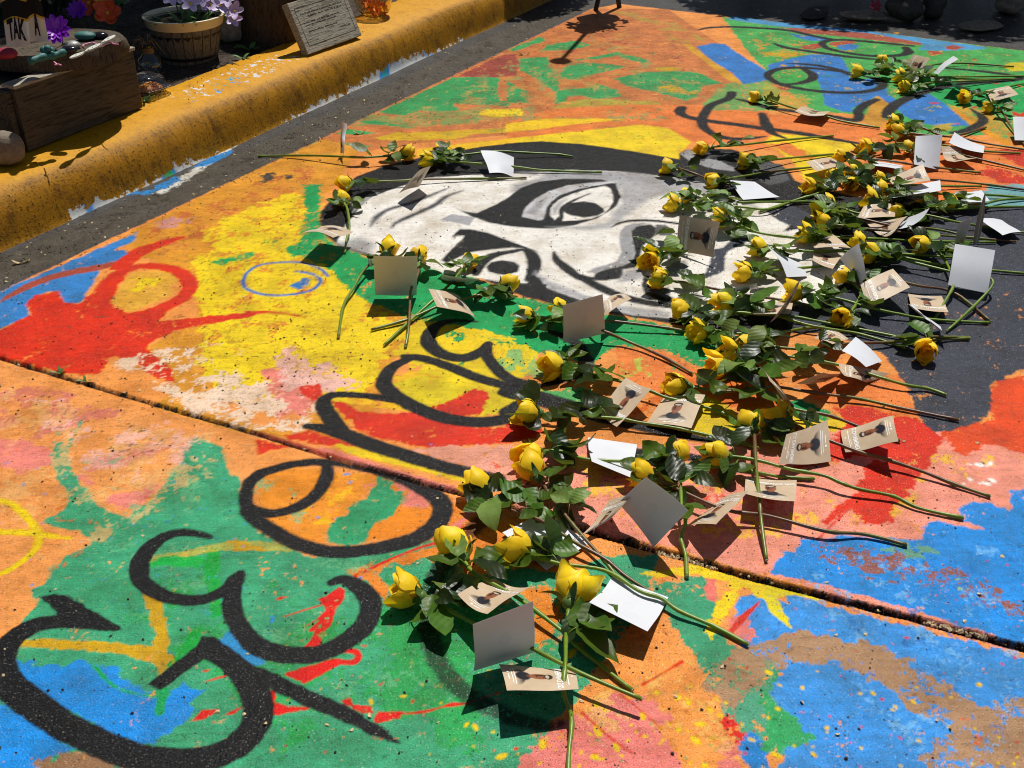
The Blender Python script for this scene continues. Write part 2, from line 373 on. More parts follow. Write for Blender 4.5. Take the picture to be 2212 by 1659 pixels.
stroke(RE, Z(0,1,'860,950 960,760 1120,660 1330,640 1540,690 1640,780 1600,890 1470,970 1300,1040 1100,1090'), [.05,.045,.04,.04,.05,.05,.045,.05,.05,.05], .004)
stroke(RE, Z(1,1,'-60,1042 100,1040 250,1050 430,1082'), [.02,.018,.012,.003], .002)
mottle((232,178,86), Z(0,1,'1060,790 1130,700 1330,670 1480,700 1540,770 1500,870 1400,930 1200,1010 1100,1040 970,960 1000,880'), -.9, .03, 55)
mottle(YE, Z(0,1,'1100,740 1300,680 1450,720 1440,800 1250,900 1100,930 1030,880'), -.1, .03, 56)
mottle((100,98,92), Z(0,1,'0,1000 600,900 1300,700 1700,700 2100,1200 1800,1500 1300,1500 400,1300'), .66, .02, 57)
mottle(PW, Z(0,1,'800,1450 1300,1330 1500,1250 2000,1230 2212,1500 2212,1900 1300,1700'), -.02, .05, 58); mottle(PK, Z(0,1,'1250,1330 1900,1200 2000,1400 1700,1500'), .15, .04, 59)
poly(PW, O('330,830 420,850 553,825 640,830 690,870 680,910 640,940 540,925 400,885'), .02, .22)
mottle(PK, O('560,800 640,780 720,840 700,900 600,910'), -.2, .04, 60); mottle(OR, O('380,840 700,880 690,950 540,930'), .1, .04, 61)
poly((238,190,176), Z(1,1,'180,1450 300,1340 480,1490 640,1480 720,1580 860,1640 860,1700 200,1700'), .02, .2)
# green round the painted head
poly(GR, Z(1,1,'400,-60 560,-60 545,250 620,420 980,570 1100,640 1700,640 2212,900 2300,930 2300,1250 2100,1330 1700,1180 1420,1150 1180,1040 1000,960 830,870 690,720 560,620 360,560 220,510 370,430 400,330 440,150'), .012, .04)
poly(GR, Z(2,1,'-60,890 440,985 800,1050 1300,1140 1700,1250 2050,1290 2050,1560 1640,1530 1300,1370 1000,1340 850,1360 700,1500 -60,1330'), .014, .06)
mottle(YE, Z(1,1,'700,800 1100,950 1500,1080 1500,1200 900,1150'), .05, .02, 62); mottle(YE, Z(1,1,'1550,1150 2200,1200 2212,1420 1700,1400'), .05, .03, 63)
poly((238,214,50), Z(2,1,'-40,1330 120,1310 230,1400 180,1470 -40,1460'), .012, .1); poly((160,190,110), Z(2,1,'-40,1470 200,1450 450,1540 350,1640 -40,1560'), .012, .1)
poly(DO, Z(2,1,'880,1340 1300,1370 1640,1530 1900,1600 2100,1659 2100,1900 1300,1760 1000,1660 900,1560'), .02, .18)
mottle((196,196,90), Z(2,1,'900,1450 1200,1420 1200,1600 950,1620'), -.3, .03, 64); mottle(GR, Z(2,1,'850,1330 1650,1500 1500,1620 950,1450'), .25, .03, 65)
poly((192,200,70), Z(2,2,'-40,0 400,60 700,120 800,180 700,220 400,180 100,60 -40,40'), .006, .1)
poly((90,170,100), Z(2,2,'250,60 600,30 760,90 700,190 480,170'), .01, .2)
# between the letters
poly((236,190,70), Z(1,1,'1180,1600 1500,1500 1700,1620 1900,1680 2212,1700 2300,1800 1300,1800'), .01, .05)
poly((228,206,60), Z(1,2,'1180,0 1420,-80 1960,0 2212,60 2300,230 2100,265 1900,285 1600,280 1350,160'), .008, .04)
mottle((240,170,140), Z(1,2,'1400,100 1800,20 1900,100 1600,180'), -.2, .04, 66)
poly(RE, Z(1,2,'660,150 740,150 870,230 1100,262 1350,240 1500,215 1700,130 1850,50 1990,10 1990,120 1930,270 1700,300 1900,370 2212,370 2250,510 1500,560 1300,520 1000,470 850,370 760,270'), .008, .04)
poly(RE, Z(2,2,'-30,345 250,390 300,430 150,480 -30,520'), .012, .12)
poly(RE, Z(1,2,'240,440 480,400 700,480 880,540 740,535 500,520 280,472'), .006, .1); poly(RE, Z(1,2,'-200,470 0,480 300,540 0,605 -200,640'), .007, .08); poly((226,84,50), Z(0,2,'1900,560 2212,480 2212,620 1960,640'), .008, .1)
poly(RE, Z(1,2,'360,30 540,0 560,90 480,160 430,110'), .006, .2)
mottle((246,196,70), Z(1,2,'700,130 1000,200 1350,240 1200,150 850,110'), -.5, .03, 67)
poly((240,172,150), Z(1,2,'1340,565 1600,540 2212,520 2300,640 2300,900 2100,840 1900,740 1500,620'), .01, .06)
mottle((246,200,90), Z(1,2,'1400,570 2212,540 2212,800'), .3, .04, 68); mottle((236,120,100), Z(1,2,'1700,640 2212,560 2212,850'), .25, .04, 69)
stroke(YE, Z(1,2,'700,530 900,590 1200,660 1600,760 1880,840'), [.012,.03,.03,.028,.03], .003, .12)
stroke(PK, Z(1,2,'560,570 800,640 1200,760 1700,900'), [.02,.02,.012,.012], .003, .15)
poly((240,212,56), O('905,690 1000,702 1110,742 1150,790 1115,835 1240,872 1000,835 900,800 850,760'), .012, .12)
poly((242,208,52), Z(1,1,'1550,1150 1900,1180 2212,1260 2300,1400 2050,1440 1900,1480 1700,1400 1560,1330'), .012, .14); mottle(GR, Z(1,1,'1500,1120 2300,1200 2300,1600 1700,1500'), .18, .035, 101); mottle((150,196,120), Z(1,1,'2050,1380 2300,1350 2400,1560 2150,1560'), -.4, .04, 102)
# ---- right, above the joint
poly((244,162,142), O('1106,1000 1250,960 1400,960 1560,960 1790,905 1990,920 2212,960 2700,1100 2700,1560 1900,1320 1660,1245 1480,1190 1300,1150 1106,1100'), .01, .02, var=.1)
mottle((250,196,96), O('1150,960 1400,970 1700,1060 2000,960 2200,980 2150,1060 1900,1150 1660,1220 1480,1170 1250,1130'), .12, .045, 70)
mottle((236,110,92), O('1150,960 1400,970 1700,1040 1900,1100 1700,1160 1400,1100'), .28, .04, 71)
poly((226,198,48), Z(2,2,'1560,130 1690,100 1900,200 1990,380 1960,510 1650,475 1300,400 1560,370'), .01, .08)
poly((226,120,60), Z(2,2,'1000,300 1300,30 1560,-60 2300,-60 2300,280 2050,300 1900,190 1690,90 1400,80'), .015, .1)
poly((232,196,56), Z(3,2,'-60,330 200,230 520,260 820,300 760,360 500,420 200,440 -60,420'), .012, .06); poly((38,150,84), Z(3,2,'100,150 300,130 520,240 500,310 330,300 200,230'), .01, .1)
poly(DO, Z(3,2,'200,-80 1200,-80 1240,150 1320,300 1000,260 600,210 350,100'), .008, .04)
poly(RE, Z(3,2,'560,210 800,190 1100,270 1300,300 1530,460 1450,600 1330,740 1200,950 1100,1040 1050,1190 900,1225 780,1180 730,1120 780,850 880,670 1080,640 750,625 500,690 230,730 300,640 540,500 700,330'), .008, .05)
poly((232,92,60), Z(3,2,'1430,420 1700,350 1950,300 1900,200 1940,-40 2400,-60 2500,700 1900,520 1800,570 1700,605 1620,580 1580,500'), .014, .1)
stroke(RE, Z(3,2,'500,1195 620,1090 760,1000 860,930'), [.012,.02,.02,.02], .004, .1); stroke((222,70,60), Z(3,2,'180,1620 340,1440 520,1250 700,1080'), .004, .001)
poly(BL, Z(3,2,'20,1640 60,1540 150,1430 240,1450 280,1330 500,1365 600,1310 900,1330 1330,1340 1350,1230 1450,1180 1600,1220 1900,1262 1700,1180 1660,1080 1760,1008 2090,1072 2090,930 2212,908 3000,1050 3000,2600 2212,2250 1300,1960 500,1740'), .006, .03)
poly((110,168,140), Z(3,2,'900,1360 1300,1350 1450,1450 1200,1500 950,1450'), .02, .5)
poly((150,96,88), Z(3,2,'400,1460 480,1360 900,1420 1060,1460 1200,1560 1600,1600 1700,1680 2050,1840 2212,1920 2212,1985 1900,1900 1450,1720 1000,1640 650,1560'), .03, .42)
# ---- below the joint, left
poly((240,164,104), O('-900,860 0,785 200,850 553,950 553,1060 480,1050 400,1180 107,1260 80,1310 0,1370 -900,1700'), .004, .02, var=.1)
mottle((222,136,116), Z(0,2,'-200,60 300,0 700,100 1150,210 900,330 700,420 560,600 450,480 200,480 -200,500'), -.25, .05, 72)
mottle((150,120,90), Z(0,2,'-100,60 400,0 1100,200 1000,450 500,450 0,420'), .5, .03, 73)
poly(PK, Z(0,2,'-200,480 200,480 430,560 450,680 330,710 200,790 100,740 -200,690'), .01, .06)
for q in ('900,620 1300,515 1520,530 1100,700 800,740', '900,970 1100,930 1420,850 1330,980 1200,1070 1050,1078 950,1020', '660,800 760,790 790,850 720,880'):
    poly(PK, Z(0,2,q), .012, .1)
GREEN = O('115,955 130,930 113,970 120,1030 145,1060 145,1092 98,1125 108,1135 170,1150 197,1172 160,1195 105,1230 107,1249 68,1277 85,1289 60,1330 20,1370 -200,1500 -300,1750 1106,1750 1140,1700 1200,1560 1300,1480 1420,1340 1400,1290 1420,1200 1300,1200 1250,1240 1106,1225 1000,1200 960,1172 860,1180 740,1200 680,1205 560,1150 522,1090 515,1030 495,1022 478,965 440,945 408,950 385,1003 350,1055 277,1116 250,1110 212,1090 195,1062 170,1040 155,1014 147,980 165,930 190,897 175,905 145,962')
poly((72,164,120), GREEN, .006, .03, var=.12)
mottle((56,168,84), O('100,1240 500,1200 1000,1220 1250,1400 1100,1640 600,1640 300,1400'), .02, .09, 74, .8); mottle((64,160,160), O('100,1240 400,1220 620,1330 560,1400 300,1330'), .15, .07, 75, .7)
mottle((240,146,86), Z(0,2,'1350,500 1700,450 1850,600 1600,1300 1200,1100 1400,800'), .55, .02, 76); mottle((240,146,86), Z(0,2,'500,1350 1000,1250 1500,1150 1700,1250 900,1659 600,1659'), .62, .02, 77)
mottle((240,146,110), Z(0,2,'480,480 600,560 800,950 850,1050 580,1000 460,700'), .42, .015, 78)
poly((242,150,74), Z(1,2,'-20,1100 300,1300 560,1350 640,1290 900,1080 1060,800 1300,860 1500,960 1530,1100 1430,1240 1200,1330 920,1350 560,1370 300,1320'), .004)
poly((244,160,80), Z(1,2,'0,850 200,720 570,720 570,800 620,760 1060,790 980,930 850,1060 640,1220 600,1350 400,1340 150,1230 -30,1150 200,1090 30,1050'), .006, .02)
mottle((248,190,66), Z(1,2,'200,1100 600,740 1000,760 1000,900 600,1330 250,1250'), .1, .04, 79); mottle(PK, Z(1,2,'600,740 1450,850 1450,1150 1150,1100 600,1000'), .3, .04, 80); mottle(PK, Z(1,2,'300,1200 550,1150 500,1320 350,1290'), .0, .03, 81)
poly(PK, Z(1,2,'1180,850 1300,860 1480,950 1520,1040 1400,1080 1260,1060 1310,920 1250,930'), .008, .1)
poly((60,160,110), Z(1,2,'1060,800 1200,840 1180,900 1250,930 1310,920 1240,1060 1080,1180 930,1340 900,1385 600,1365 650,1210 850,1060 980,930'), .010, .12)
poly((242,150,80), Z(1,2,'770,1615 1100,1500 1580,1380 1640,1200 1700,1000 1900,1080 2212,1180 2212,1500 1900,1700 1600,1500 1100,1580 1000,1680 850,1680'), .012, .06)
stroke((60,160,110), Z(1,2,'1000,1560 1300,1440 1600,1370'), .02, .006, .25); stroke((232,60,56), Z(1,2,'860,1659 1150,1520 1400,1420 1640,1340 1760,1230'), [.008,.007,.006,.012,.012], .001)
poly(PK, Z(1,2,'1590,1370 1680,1260 1880,1010 1960,1040 1800,1200 1700,1330 1620,1380'), .008, .1)
poly((242,150,80), Z(1,3,'880,-30 1060,-30 1170,220 1100,215 1000,110'), .008, .1); mottle((242,150,80), Z(1,2,'0,1480 700,1540 700,1640 0,1640'), .68, .012, 82)
# thin scuffed overlayers
mottle((242,192,130), O('-50,800 500,940 480,1040 200,1200 -50,1350'), .08, .06, 103, .6); mottle((244,190,176), O('-50,800 520,950 400,1080 180,1040'), .16, .05, 104, .75); mottle((226,120,70), O('-50,900 480,960 250,1220 -50,1380'), .42, .03, 105, .7)
mottle((110,184,134), O('110,960 520,960 1000,1210 1200,1500 900,1659 200,1400'), .30, .05, 106, .7); mottle((52,150,140), O('120,1000 560,1160 900,1300 800,1600 300,1500'), .40, .06, 107, .6); mottle((206,176,90), O('110,1000 520,1000 700,1220 500,1400 200,1300'), .58, .02, 108)
# bottom left blue, ochre bars
poly(BL, Z(0,3,'80,680 140,740 560,790 700,730 1000,800 1300,1060 1400,1080 1500,980 1600,920 1650,960 1790,980 1610,1100 1660,1190 1500,1340 1330,1470 1000,1390 600,1180 250,960 110,790'), .008, .04)
poly(BL, Z(0,3,'-600,1000 0,1080 180,1190 400,1360 700,1500 520,1540 330,1640 280,1900 -600,2000'), .006, .02); poly(BR, Z(0,3,'300,1640 450,1550 700,1490 900,1580 1150,1680 1150,1900 200,1900'), .015, .12)
mottle((90,180,170), Z(0,3,'0,1100 400,1400 600,1550 0,1659'), .35, .06, 83, .6); mottle((64,168,120), Z(0,3,'600,760 1300,900 1400,1050 900,900'), -.1, .04, 84, .7); mottle((72,150,220), Z(0,3,'900,200 1300,180 1300,320 1000,330'), .1, .05, 85)
mottle(BL, Z(1,3,'0,250 350,240 380,350 220,500 100,560 0,500'), .0, .04, 86); poly((70,150,205), Z(0,3,'1880,560 2000,480 2212,640 2300,740 2212,780 2000,680'), .006, .1)
OCH = '1190,80 1260,130 1400,200 1440,400 1460,660 1540,720 1440,800 1380,850 1320,750 1000,665 500,625 110,612 200,535 600,560 1100,590 1330,620 1340,500 1280,330 1240,180'
poly(OC, Z(0,3,OCH), .005, .12); stroke((44,176,74), Z(0,3,'1830,-200 1850,100 1870,330'), [.03,.025,.02], .003, .15); stroke((44,176,74), Z(0,3,'1700,480 1620,620 1500,760'), [.02,.03,.02], .003, .25)
stroke(GR, Z(0,3,'1410,1000 1380,1180'), [.02,.014], .002); stroke((44,176,74), Z(0,3,'800,760 1000,960 1300,1040'), .006, .002, .2)
stroke((190,180,80), Z(0,2,'1290,1530 1600,1470 1900,1410 2212,1400 2500,1420'), [.03,.025,.024,.03,.02], .003, .2, .8); stroke((52,180,84), Z(0,2,'1290,1560 1500,1530 1800,1560 1830,1700'), [.02,.03,.03,.02], .004, .1)
poly(OC, Z(0,2,'1970,1360 2040,1340 2212,1390 2300,1440 2050,1440'), .008, .2)
# red splashes
for q in ('720,90 780,130 770,210 690,290 640,430 560,530 550,600 400,630 480,550 510,470 460,480 530,390 430,435 590,300 600,250 540,200 640,150',
          '220,850 350,800 500,760 700,710 770,735 760,770 690,790 560,850 420,930 350,905', '120,980 160,1000 170,1100 300,1125 460,1142 250,1190 140,1200',
          '1000,1250 1060,1180 1270,1170 1240,1220 1050,1270', '720,1080 800,1060 850,1110 980,1130 1000,1180 900,1170', '920,600 985,590 940,612', '1050,940 1100,920 1070,945', '180,200 220,175 270,180 200,208'):
    poly((232,48,44), Z(1,3,q), .003)
stroke((232,48,44), Z(1,3,'750,640 850,650 885,690 850,740 760,750'), [.012,.011,.012,.014,.012], .001); stroke((232,48,44), Z(1,3,'250,350 400,300 560,250'), [.003,.003,.004], .0005)
stroke((232,48,44), Z(1,3,'1270,1190 1440,1175 1600,1135 1700,1110 1830,1095 2120,1000'), [.002,.006,.003,.009,.002,.002], .0005)
for q in ('1650,1250 1750,1170 1880,1155 1850,1190 1740,1250', '1880,1230 2000,1160 2130,1110 2030,1190', '1750,820 1820,800 1800,825', '1700,935 1840,890 1950,860 1840,905', '2030,1010 2080,970 2090,1000', '1740,490 1780,475 1770,495'):
    poly((232,48,44), Z(0,3,q), .003)
# ---- below the joint, right
poly((242,152,78), Z(2,3,'100,120 340,90 380,250 440,350 300,560 250,660 180,560 180,300'), .008, .04)
poly((246,164,98), Z(2,3,'1000,450 1280,340 1360,560 1500,750 1600,940 1750,1100 1870,1230 1800,1300 1850,1450 1700,1900 1450,1900 1330,1400 1330,1180 1130,1100 830,1040 640,1180 450,1300 230,1340 450,1200 580,1050 700,870 860,620'), .008, .03, var=.1)
poly((240,142,134), Z(2,3,'-120,1900 30,1659 200,1460 300,1330 650,1180 850,1040 1100,1040 1250,1130 1330,1190 1330,1400 1480,1680 1600,1900'), .012, .04, var=.1)
mottle((224,90,84), Z(2,3,'300,1350 700,1400 1100,1600 1000,1659 500,1500'), .25, .05, 87, .7); mottle((244,150,84), Z(2,3,'1200,1150 1500,1600 1400,1659 1250,1400'), .2, .04, 88)
poly((70,160,118), O('1400,1260 1480,1250 1520,1240 1560,1300 1545,1360 1590,1400 1680,1380 1700,1500 1670,1560 1640,1640 1575,1545 1530,1480 1500,1420 1440,1330'), .012, .06)
poly((86,164,130), O('1560,1530 1640,1480 1700,1500 1760,1640 1680,1640'), .012, .1)
BLUEQ = O('1580,1330 1600,1290 1640,1280 1700,1300 1660,1262 1790,1310 2212,1420 2700,1570 2700,2200 1640,2200 1640,1700 1690,1640 1690,1560 1660,1500 1690,1440 1640,1420 1600,1400 1590,1360')
poly((84,158,232), BLUEQ, .008, .03, var=.1); poly((64,144,222), Z(2,3,'1920,1420 2100,1380 2212,1440 2300,1900 2050,1900 1980,1600'), .01, .03)
poly((236,130,118), Z(2,3,'1690,0 1800,10 1770,220 1670,170'), .008, .1); poly((238,140,130), Z(2,3,'1830,360 1960,320 2080,430 2150,520 2050,575 1950,600 1820,430'), .012, .1)
poly((240,140,132), Z(2,3,'1840,1400 1920,1380 1980,1600 2040,1900 1750,1900'), .012, .12); poly((232,60,56), Z(2,3,'1800,1290 1900,1240 1960,1280 1950,1380 1870,1400'), .015, .25)
poly((176,140,108), Z(3,3,'-300,700 -100,560 0,580 280,450 500,520 700,550 1000,620 1250,750 1450,900 1750,1080 1850,1150 2212,1050 2800,1050 2800,2200 1370,2200 1370,1659 1400,1520 1550,1400 1540,1280 1200,1130 1000,960 870,860 700,790 500,745 250,750 0,830 -200,960'), .014, .26)
poly((176,140,108), Z(2,3,'1640,1000 1650,900 1800,750 2050,570 2230,560 2240,880 2050,1000 1900,1140 1800,1100'), .014, .28)
mottle((232,128,88), Z(3,3,'0,560 700,560 1300,900 2000,1200 2212,1659 1500,1659 1500,1300 900,850 0,800'), .42, .035, 89); mottle((232,128,88), Z(2,3,'1600,950 1900,700 2200,600 2200,850 1900,1100'), .45, .03, 90)
poly((62,166,100), Z(3,3,'-40,990 0,1000 100,1100 250,1250 390,1390 330,1470 100,1530 -40,1500'), .01, .1); mottle((110,180,140), Z(3,3,'0,1100 700,700 900,1100 600,1400 0,1659'), .5, .06, 91, .6)
mottle((90,168,190), Z(3,3,'300,0 2212,300 2212,1000 900,600'), .45, .07, 92, .5)
poly(YE, Z(2,3,'1100,-20 1300,-45 1600,-100 1950,0 2212,80 2230,210 2000,110 1900,250 1830,400 1720,560 1650,480 1780,250 1850,60 1600,-20 1300,10'), .007, .12)
poly((238,222,50), Z(3,3,'-20,80 200,110 480,230 230,180 80,190 230,490 60,330 -20,250'), .004, .1)
mottle((130,190,240), O('1650,1200 2250,1100 2250,1659 1700,1659'), .32, .05, 109, .7); mottle((60,124,204), O('1650,1250 2250,1150 2250,1659 1900,1659'), .40, .04, 110, .7); mottle((150,190,120), O('1900,1180 2212,1250 2212,1350 1900,1280'), .5, .03, 111, .8)
mottle((250,206,120), O('1200,1480 1560,1380 1640,1640 1250,1659'), .14, .05, 112, .55); mottle((238,110,90), O('1100,1640 1500,1500 1700,1659'), .5, .03, 113, .8)
mottle((250,220,120), O('1120,960 1500,960 1900,1040 1700,1180 1300,1100'), .5, .025, 114); mottle((226,96,84), O('1150,1000 2000,1000 2000,1180 1500,1160'), .58, .02, 115)
# spatter
rs = np.random.default_rng(3)
def dots(color, u0, u1, v0, v1, n, r0, r1):
    for _ in range(n):
        u = rs.uniform(u0, u1); v = rs.uniform(v0, v1); r = r0+(r1-r0)*rs.random()**3; a = rs.uniform(0, 3.1); e = rs.uniform(1, 2.2)
        c = G(u, v); q = []
        for k in range(9):
            t = k*2*math.pi/9; x = r*e*math.cos(t); y = r*math.sin(t); q.append((c.x+x*math.cos(a)-y*math.sin(a), c.y+x*math.sin(a)+y*math.cos(a)))
        POLYG(color, q)
def POLYG(color, q):
    g = np.array(q); x0, y0 = g.min(0)-.004; x1, y1 = g.max(0)+.004; cx, cy = g.mean(0)
    for P in PATCHES[:4]:
        s = P.sl(x0, x1, y0, y1)
        if s is None: continue
        X = P.X[s]; Y = P.Y[s]; ins = np.full(X.shape, -1e9)
        for i in range(len(g)):
            ax, ay = g[i]; bx, by = g[(i+1) % len(g)]; ex, ey = bx-ax, by-ay; L = math.hypot(ex, ey)+1e-9
            ins = np.maximum(ins, ((X-ax)*ey-(Y-ay)*ex)/L)
        blend(P, s, np.clip(.5-(ins+.0012*P.noise(.006, 4)[s])/(2*P.aa), 0, 1), color, .05)
dots((244,208,44), 1250, 1700, 1480, 1659, 46, .002, .009); dots((244,208,44), 800, 1260, 1400, 1659, 22, .0015, .008); dots((244,208,44), 1650, 2212, 1440, 1659, 26, .002, .006)
dots((232,48,44), 600, 1300, 1280, 1640, 60, .001, .003); dots((232,48,44), 1500, 2212, 1200, 1659, 60, .001, .003); dots((232,60,50), 1950, 2212, 120, 300, 26, .004, .012)
dots((236,170,50), 1650, 2150, 60, 260, 22, .004, .014); dots(BL, 0, 550, 1000, 1300, 50, .001, .0025); dots(BL, 560, 1000, 960, 1250, 16, .001, .004); dots((60,160,90), 1280, 1600, 1450, 1650, 40, .001, .002)
dots((250,250,245), 2080, 2160, 990, 1050, 9, .003, .010)
stroke(RE, Z(2,3,'600,1180 850,1400 1040,1530'), .003, .0006); stroke(RE, Z(2,3,'930,1020 1100,1150 1290,1320'), .002, .0006); stroke(RE, Z(2,3,'2140,220 2000,360 1900,470'), [.002,.014,.008], .001); stroke(RE, Z(2,3,'1130,940 1300,840 1470,740'), [.006,.002,.008], .0006)
# yellow circle, blue rings
stroke(YE, Z(0,2,'-200,1000 0,1010 120,1050 250,1170 330,1290 310,1420 180,1540 0,1640 -150,1680'), .016, .002, .08); stroke(YE, Z(0,2,'-60,1280 200,1285 340,1300 600,1335'), [.02,.018,.016,.008], .003, .1)
stroke((46,116,200), O('525,606 535,588 560,573 600,567 650,567 690,580 708,596'), .011, .001, .12); stroke((46,116,200), O('525,606 530,622 560,634 600,638 650,633 680,622 692,605 675,592 640,586'), .012, .001, .15); poly((60,130,200), Z(1,1,'300,810 400,750 490,740 470,800 370,840'), .008, .25); mottle((60,130,200), Z(1,1,'150,780 300,750 420,760 350,840 200,830'), .2, .02, 93)
# ---- the painted head, black white and grey
HEAD = O('689,477 693,457 723,422 768,382 835,357 903,342 978,327 1040,317 1106,309 1168,305 1256,311 1356,325 1468,344 1466,332 1482,324 1530,321 1580,322 1659,345 1700,365 1718,390 1760,405 1850,425 2000,430 2075,450 2300,440 2300,600 2150,640 1900,720 1700,720 1560,722 1481,705 1400,690 1306,676 1216,662 1121,637 1000,585 800,555 730,530 700,505')
poly(BK, HEAD, .002, var=.15)
poly(SL, O('1720,655 1850,600 1950,520 2060,452 2400,440 3000,700 3000,900 2212,795 2140,832 2139,885 2122,910 2085,918 2050,930 2016,935 1985,900 1969,867 1960,835 1935,800 1900,760 1800,722 1700,702'), .006, .01, var=.12)
poly(WH, O('763,467 778,445 803,425 850,408 923,384 1000,379 1106,375 1181,371 1231,367 1331,370 1456,383 1531,398 1600,430 1700,440 1745,470 1800,500 1830,560 1830,610 1780,650 1690,665 1600,680 1520,690 1448,687 1368,680 1306,667 1246,645 1181,622 1153,592 1140,612 1100,612 1030,600 960,590 915,575 810,552 728,525 740,495'), .002, var=.04)
def grey(k): return (k, k, k+3)
poly(grey(160), O('1106,372 1181,371 1331,370 1456,383 1531,398 1600,430 1640,450 1560,425 1480,402 1340,388 1200,385'), .004, .1, .9, soft=.02)
poly(grey(165), Z(2,1,'0,0 0,-60 300,-140 700,-180 1100,-150 1400,-110 1700,-40 1800,60 1500,0 1340,20 1200,60 1080,140 950,230 860,200 940,100 930,-20'), .004, 0, .85, soft=.02)
poly(grey(150), Z(1,1,'690,440 900,390 1030,450 980,540 720,480'), .004, 0, .8, soft=.02); poly(grey(165), Z(1,1,'830,180 920,110 1000,40 1080,0 980,20 870,100'), .003, 0, .9)
stroke(grey(80), Z(1,1,'990,300 1040,220 1150,150 1350,90 1480,40 1600,-10 1680,-40'), [.006,.022,.02,.022,.02,.012,.004], .002, soft=.008); stroke(grey(70), Z(1,1,'1170,310 1220,260 1400,180 1550,110 1640,40 1780,-10'), [.004,.02,.022,.024,.02,.006], .002, soft=.008)
poly(grey(165), Z(1,1,'1590,240 1690,190 1900,220 1840,290'), .003, .02)
# near eye
poly(BK, O('988,451 1003,457 1030,460 1075,440 1100,425 1125,405 1165,392 1220,386 1262,386 1300,388 1330,397 1341,425 1330,447 1290,472 1240,487 1190,494 1140,492 1106,489 1060,482 1020,468'), .0015, var=.15)
poly(grey(205), Z(2,1,'85,215 110,140 190,65 320,-8 480,-58 700,-84 960,-96 860,-76 700,-50 560,-22 420,24 340,80 300,140 285,200 265,240 230,245'), .002); poly(grey(150), Z(2,1,'130,180 200,100 300,40 260,120 200,200'), .003, .1, .8, soft=.01)
poly(WH, Z(2,1,'330,205 335,135 400,70 520,14 660,-26 800,-52 850,-28 874,30 872,80 845,135 790,190 690,230 560,245 440,250 430,190 370,240'), .0015); poly(grey(140), Z(2,1,'345,200 345,140 410,80 470,60 420,120 385,190'), .002, 0, .8, soft=.012)
poly(BK, Z(2,1,'440,150 500,95 620,80 720,95 790,140 800,170 740,205 620,222 500,200 450,175'), .001, var=.15); stroke(BK, Z(2,1,'430,225 428,160 470,110 560,60 680,10'), [.010,.016,.016,.010,.004], .001)
poly(grey(170), Z(2,1,'290,300 500,300 800,270 900,200 960,230 840,320 600,330'), .003, 0, .8, soft=.015)
# far eye
poly(BK, Z(1,1,'1760,320 1690,385 1800,375 1790,400 1690,490 1600,590 1650,612 1760,560 1850,520 2000,500 2212,480 2340,490 2452,522 2400,500 2212,430 2000,350 1850,320'), .0015, var=.15)
stroke(BK, Z(1,1,'1900,710 1950,610 2060,545 2212,515 2312,500 2372,530 2405,600 2395,680 2350,760'), [.02,.035,.03,.022,.02,.035,.04,.035,.02], .001)
poly(BK, Z(1,1,'1985,650 2030,605 2130,590 2230,605 2280,640 2260,690 2180,715 2090,712 2010,690'), .001, var=.15)
poly(grey(170), Z(2,1,'200,680 300,760 560,860 830,960 1370,1040 1370,1090 1050,1060 800,1010 560,920 300,830 190,710'), .004, .02, .9, soft=.012); poly(BK, Z(2,1,'190,720 240,750 320,840 470,900 560,950 420,990 60,890 -20,860 120,800'), .006, .05, var=.15)
# nose, cheek line
stroke(BK, Z(2,1,'860,305 950,262 1100,245 1250,250 1430,272'), [.004,.014,.018,.018,.016], .001)
poly(grey(160), Z(2,1,'930,350 980,290 1060,268 1190,268 1080,295 1030,340 1040,430 1065,520 1040,590 960,640 720,700 650,690 700,660 900,600 950,520 930,430'), .002)
poly(grey(95), Z(2,1,'1240,280 1330,285 1395,330 1380,380 1240,372'), .002); poly(BK, Z(2,1,'1030,340 1080,295 1200,280 1250,310 1240,370 1180,420 1130,470 1110,540 1100,620 1060,655 960,670 965,720 930,750 800,765 700,740 720,700 800,670 960,640 1040,590 1065,520 1040,430'), .0015, var=.15)
poly(grey(165), Z(2,1,'970,680 1080,660 1150,640 1160,720 1050,770 900,780 940,750'), .003, 0, .9, soft=.01); poly(grey(150), Z(2,1,'1300,690 1400,600 1500,590 1530,640 1460,720 1360,740'), .003, 0, .9)
stroke(BK, Z(2,1,'362,515 390,590 480,665 560,725 650,765 760,825 900,885 1050,930 1200,960 1380,985'), [.006,.026,.032,.03,.032,.034,.034,.034,.034,.03], .0015); stroke(BK, Z(2,1,'600,720 680,745 760,750'), [.01,.016,.02], .001)
stroke(BK, Z(2,1,'1165,735 1175,820 1230,885 1350,930 1420,940'), [.02,.03,.04,.035,.02], .002); poly(grey(110), Z(2,1,'1190,840 1350,820 1370,880 1340,915 1240,880'), .003)
poly(SL, Z(2,1,'1600,765 1680,690 1720,570 1740,500 1830,480 1900,400 1960,385 2080,400 1950,470 1860,520 1840,600 1830,680 1700,740'), .003, .02, var=.12); poly(grey(120), Z(2,1,'1560,880 1600,860 1640,920 1600,1000 1560,960'), .004, 0, .8)
poly(BK, O('1690,500 1730,470 1780,460 1830,480 1870,560 1850,620 1800,640 1830,560 1800,505 1750,490'), .004, .05, var=.12); poly(SL, O('1650,455 1700,440 1745,460 1800,500 1760,505 1690,480'), .004, .1)
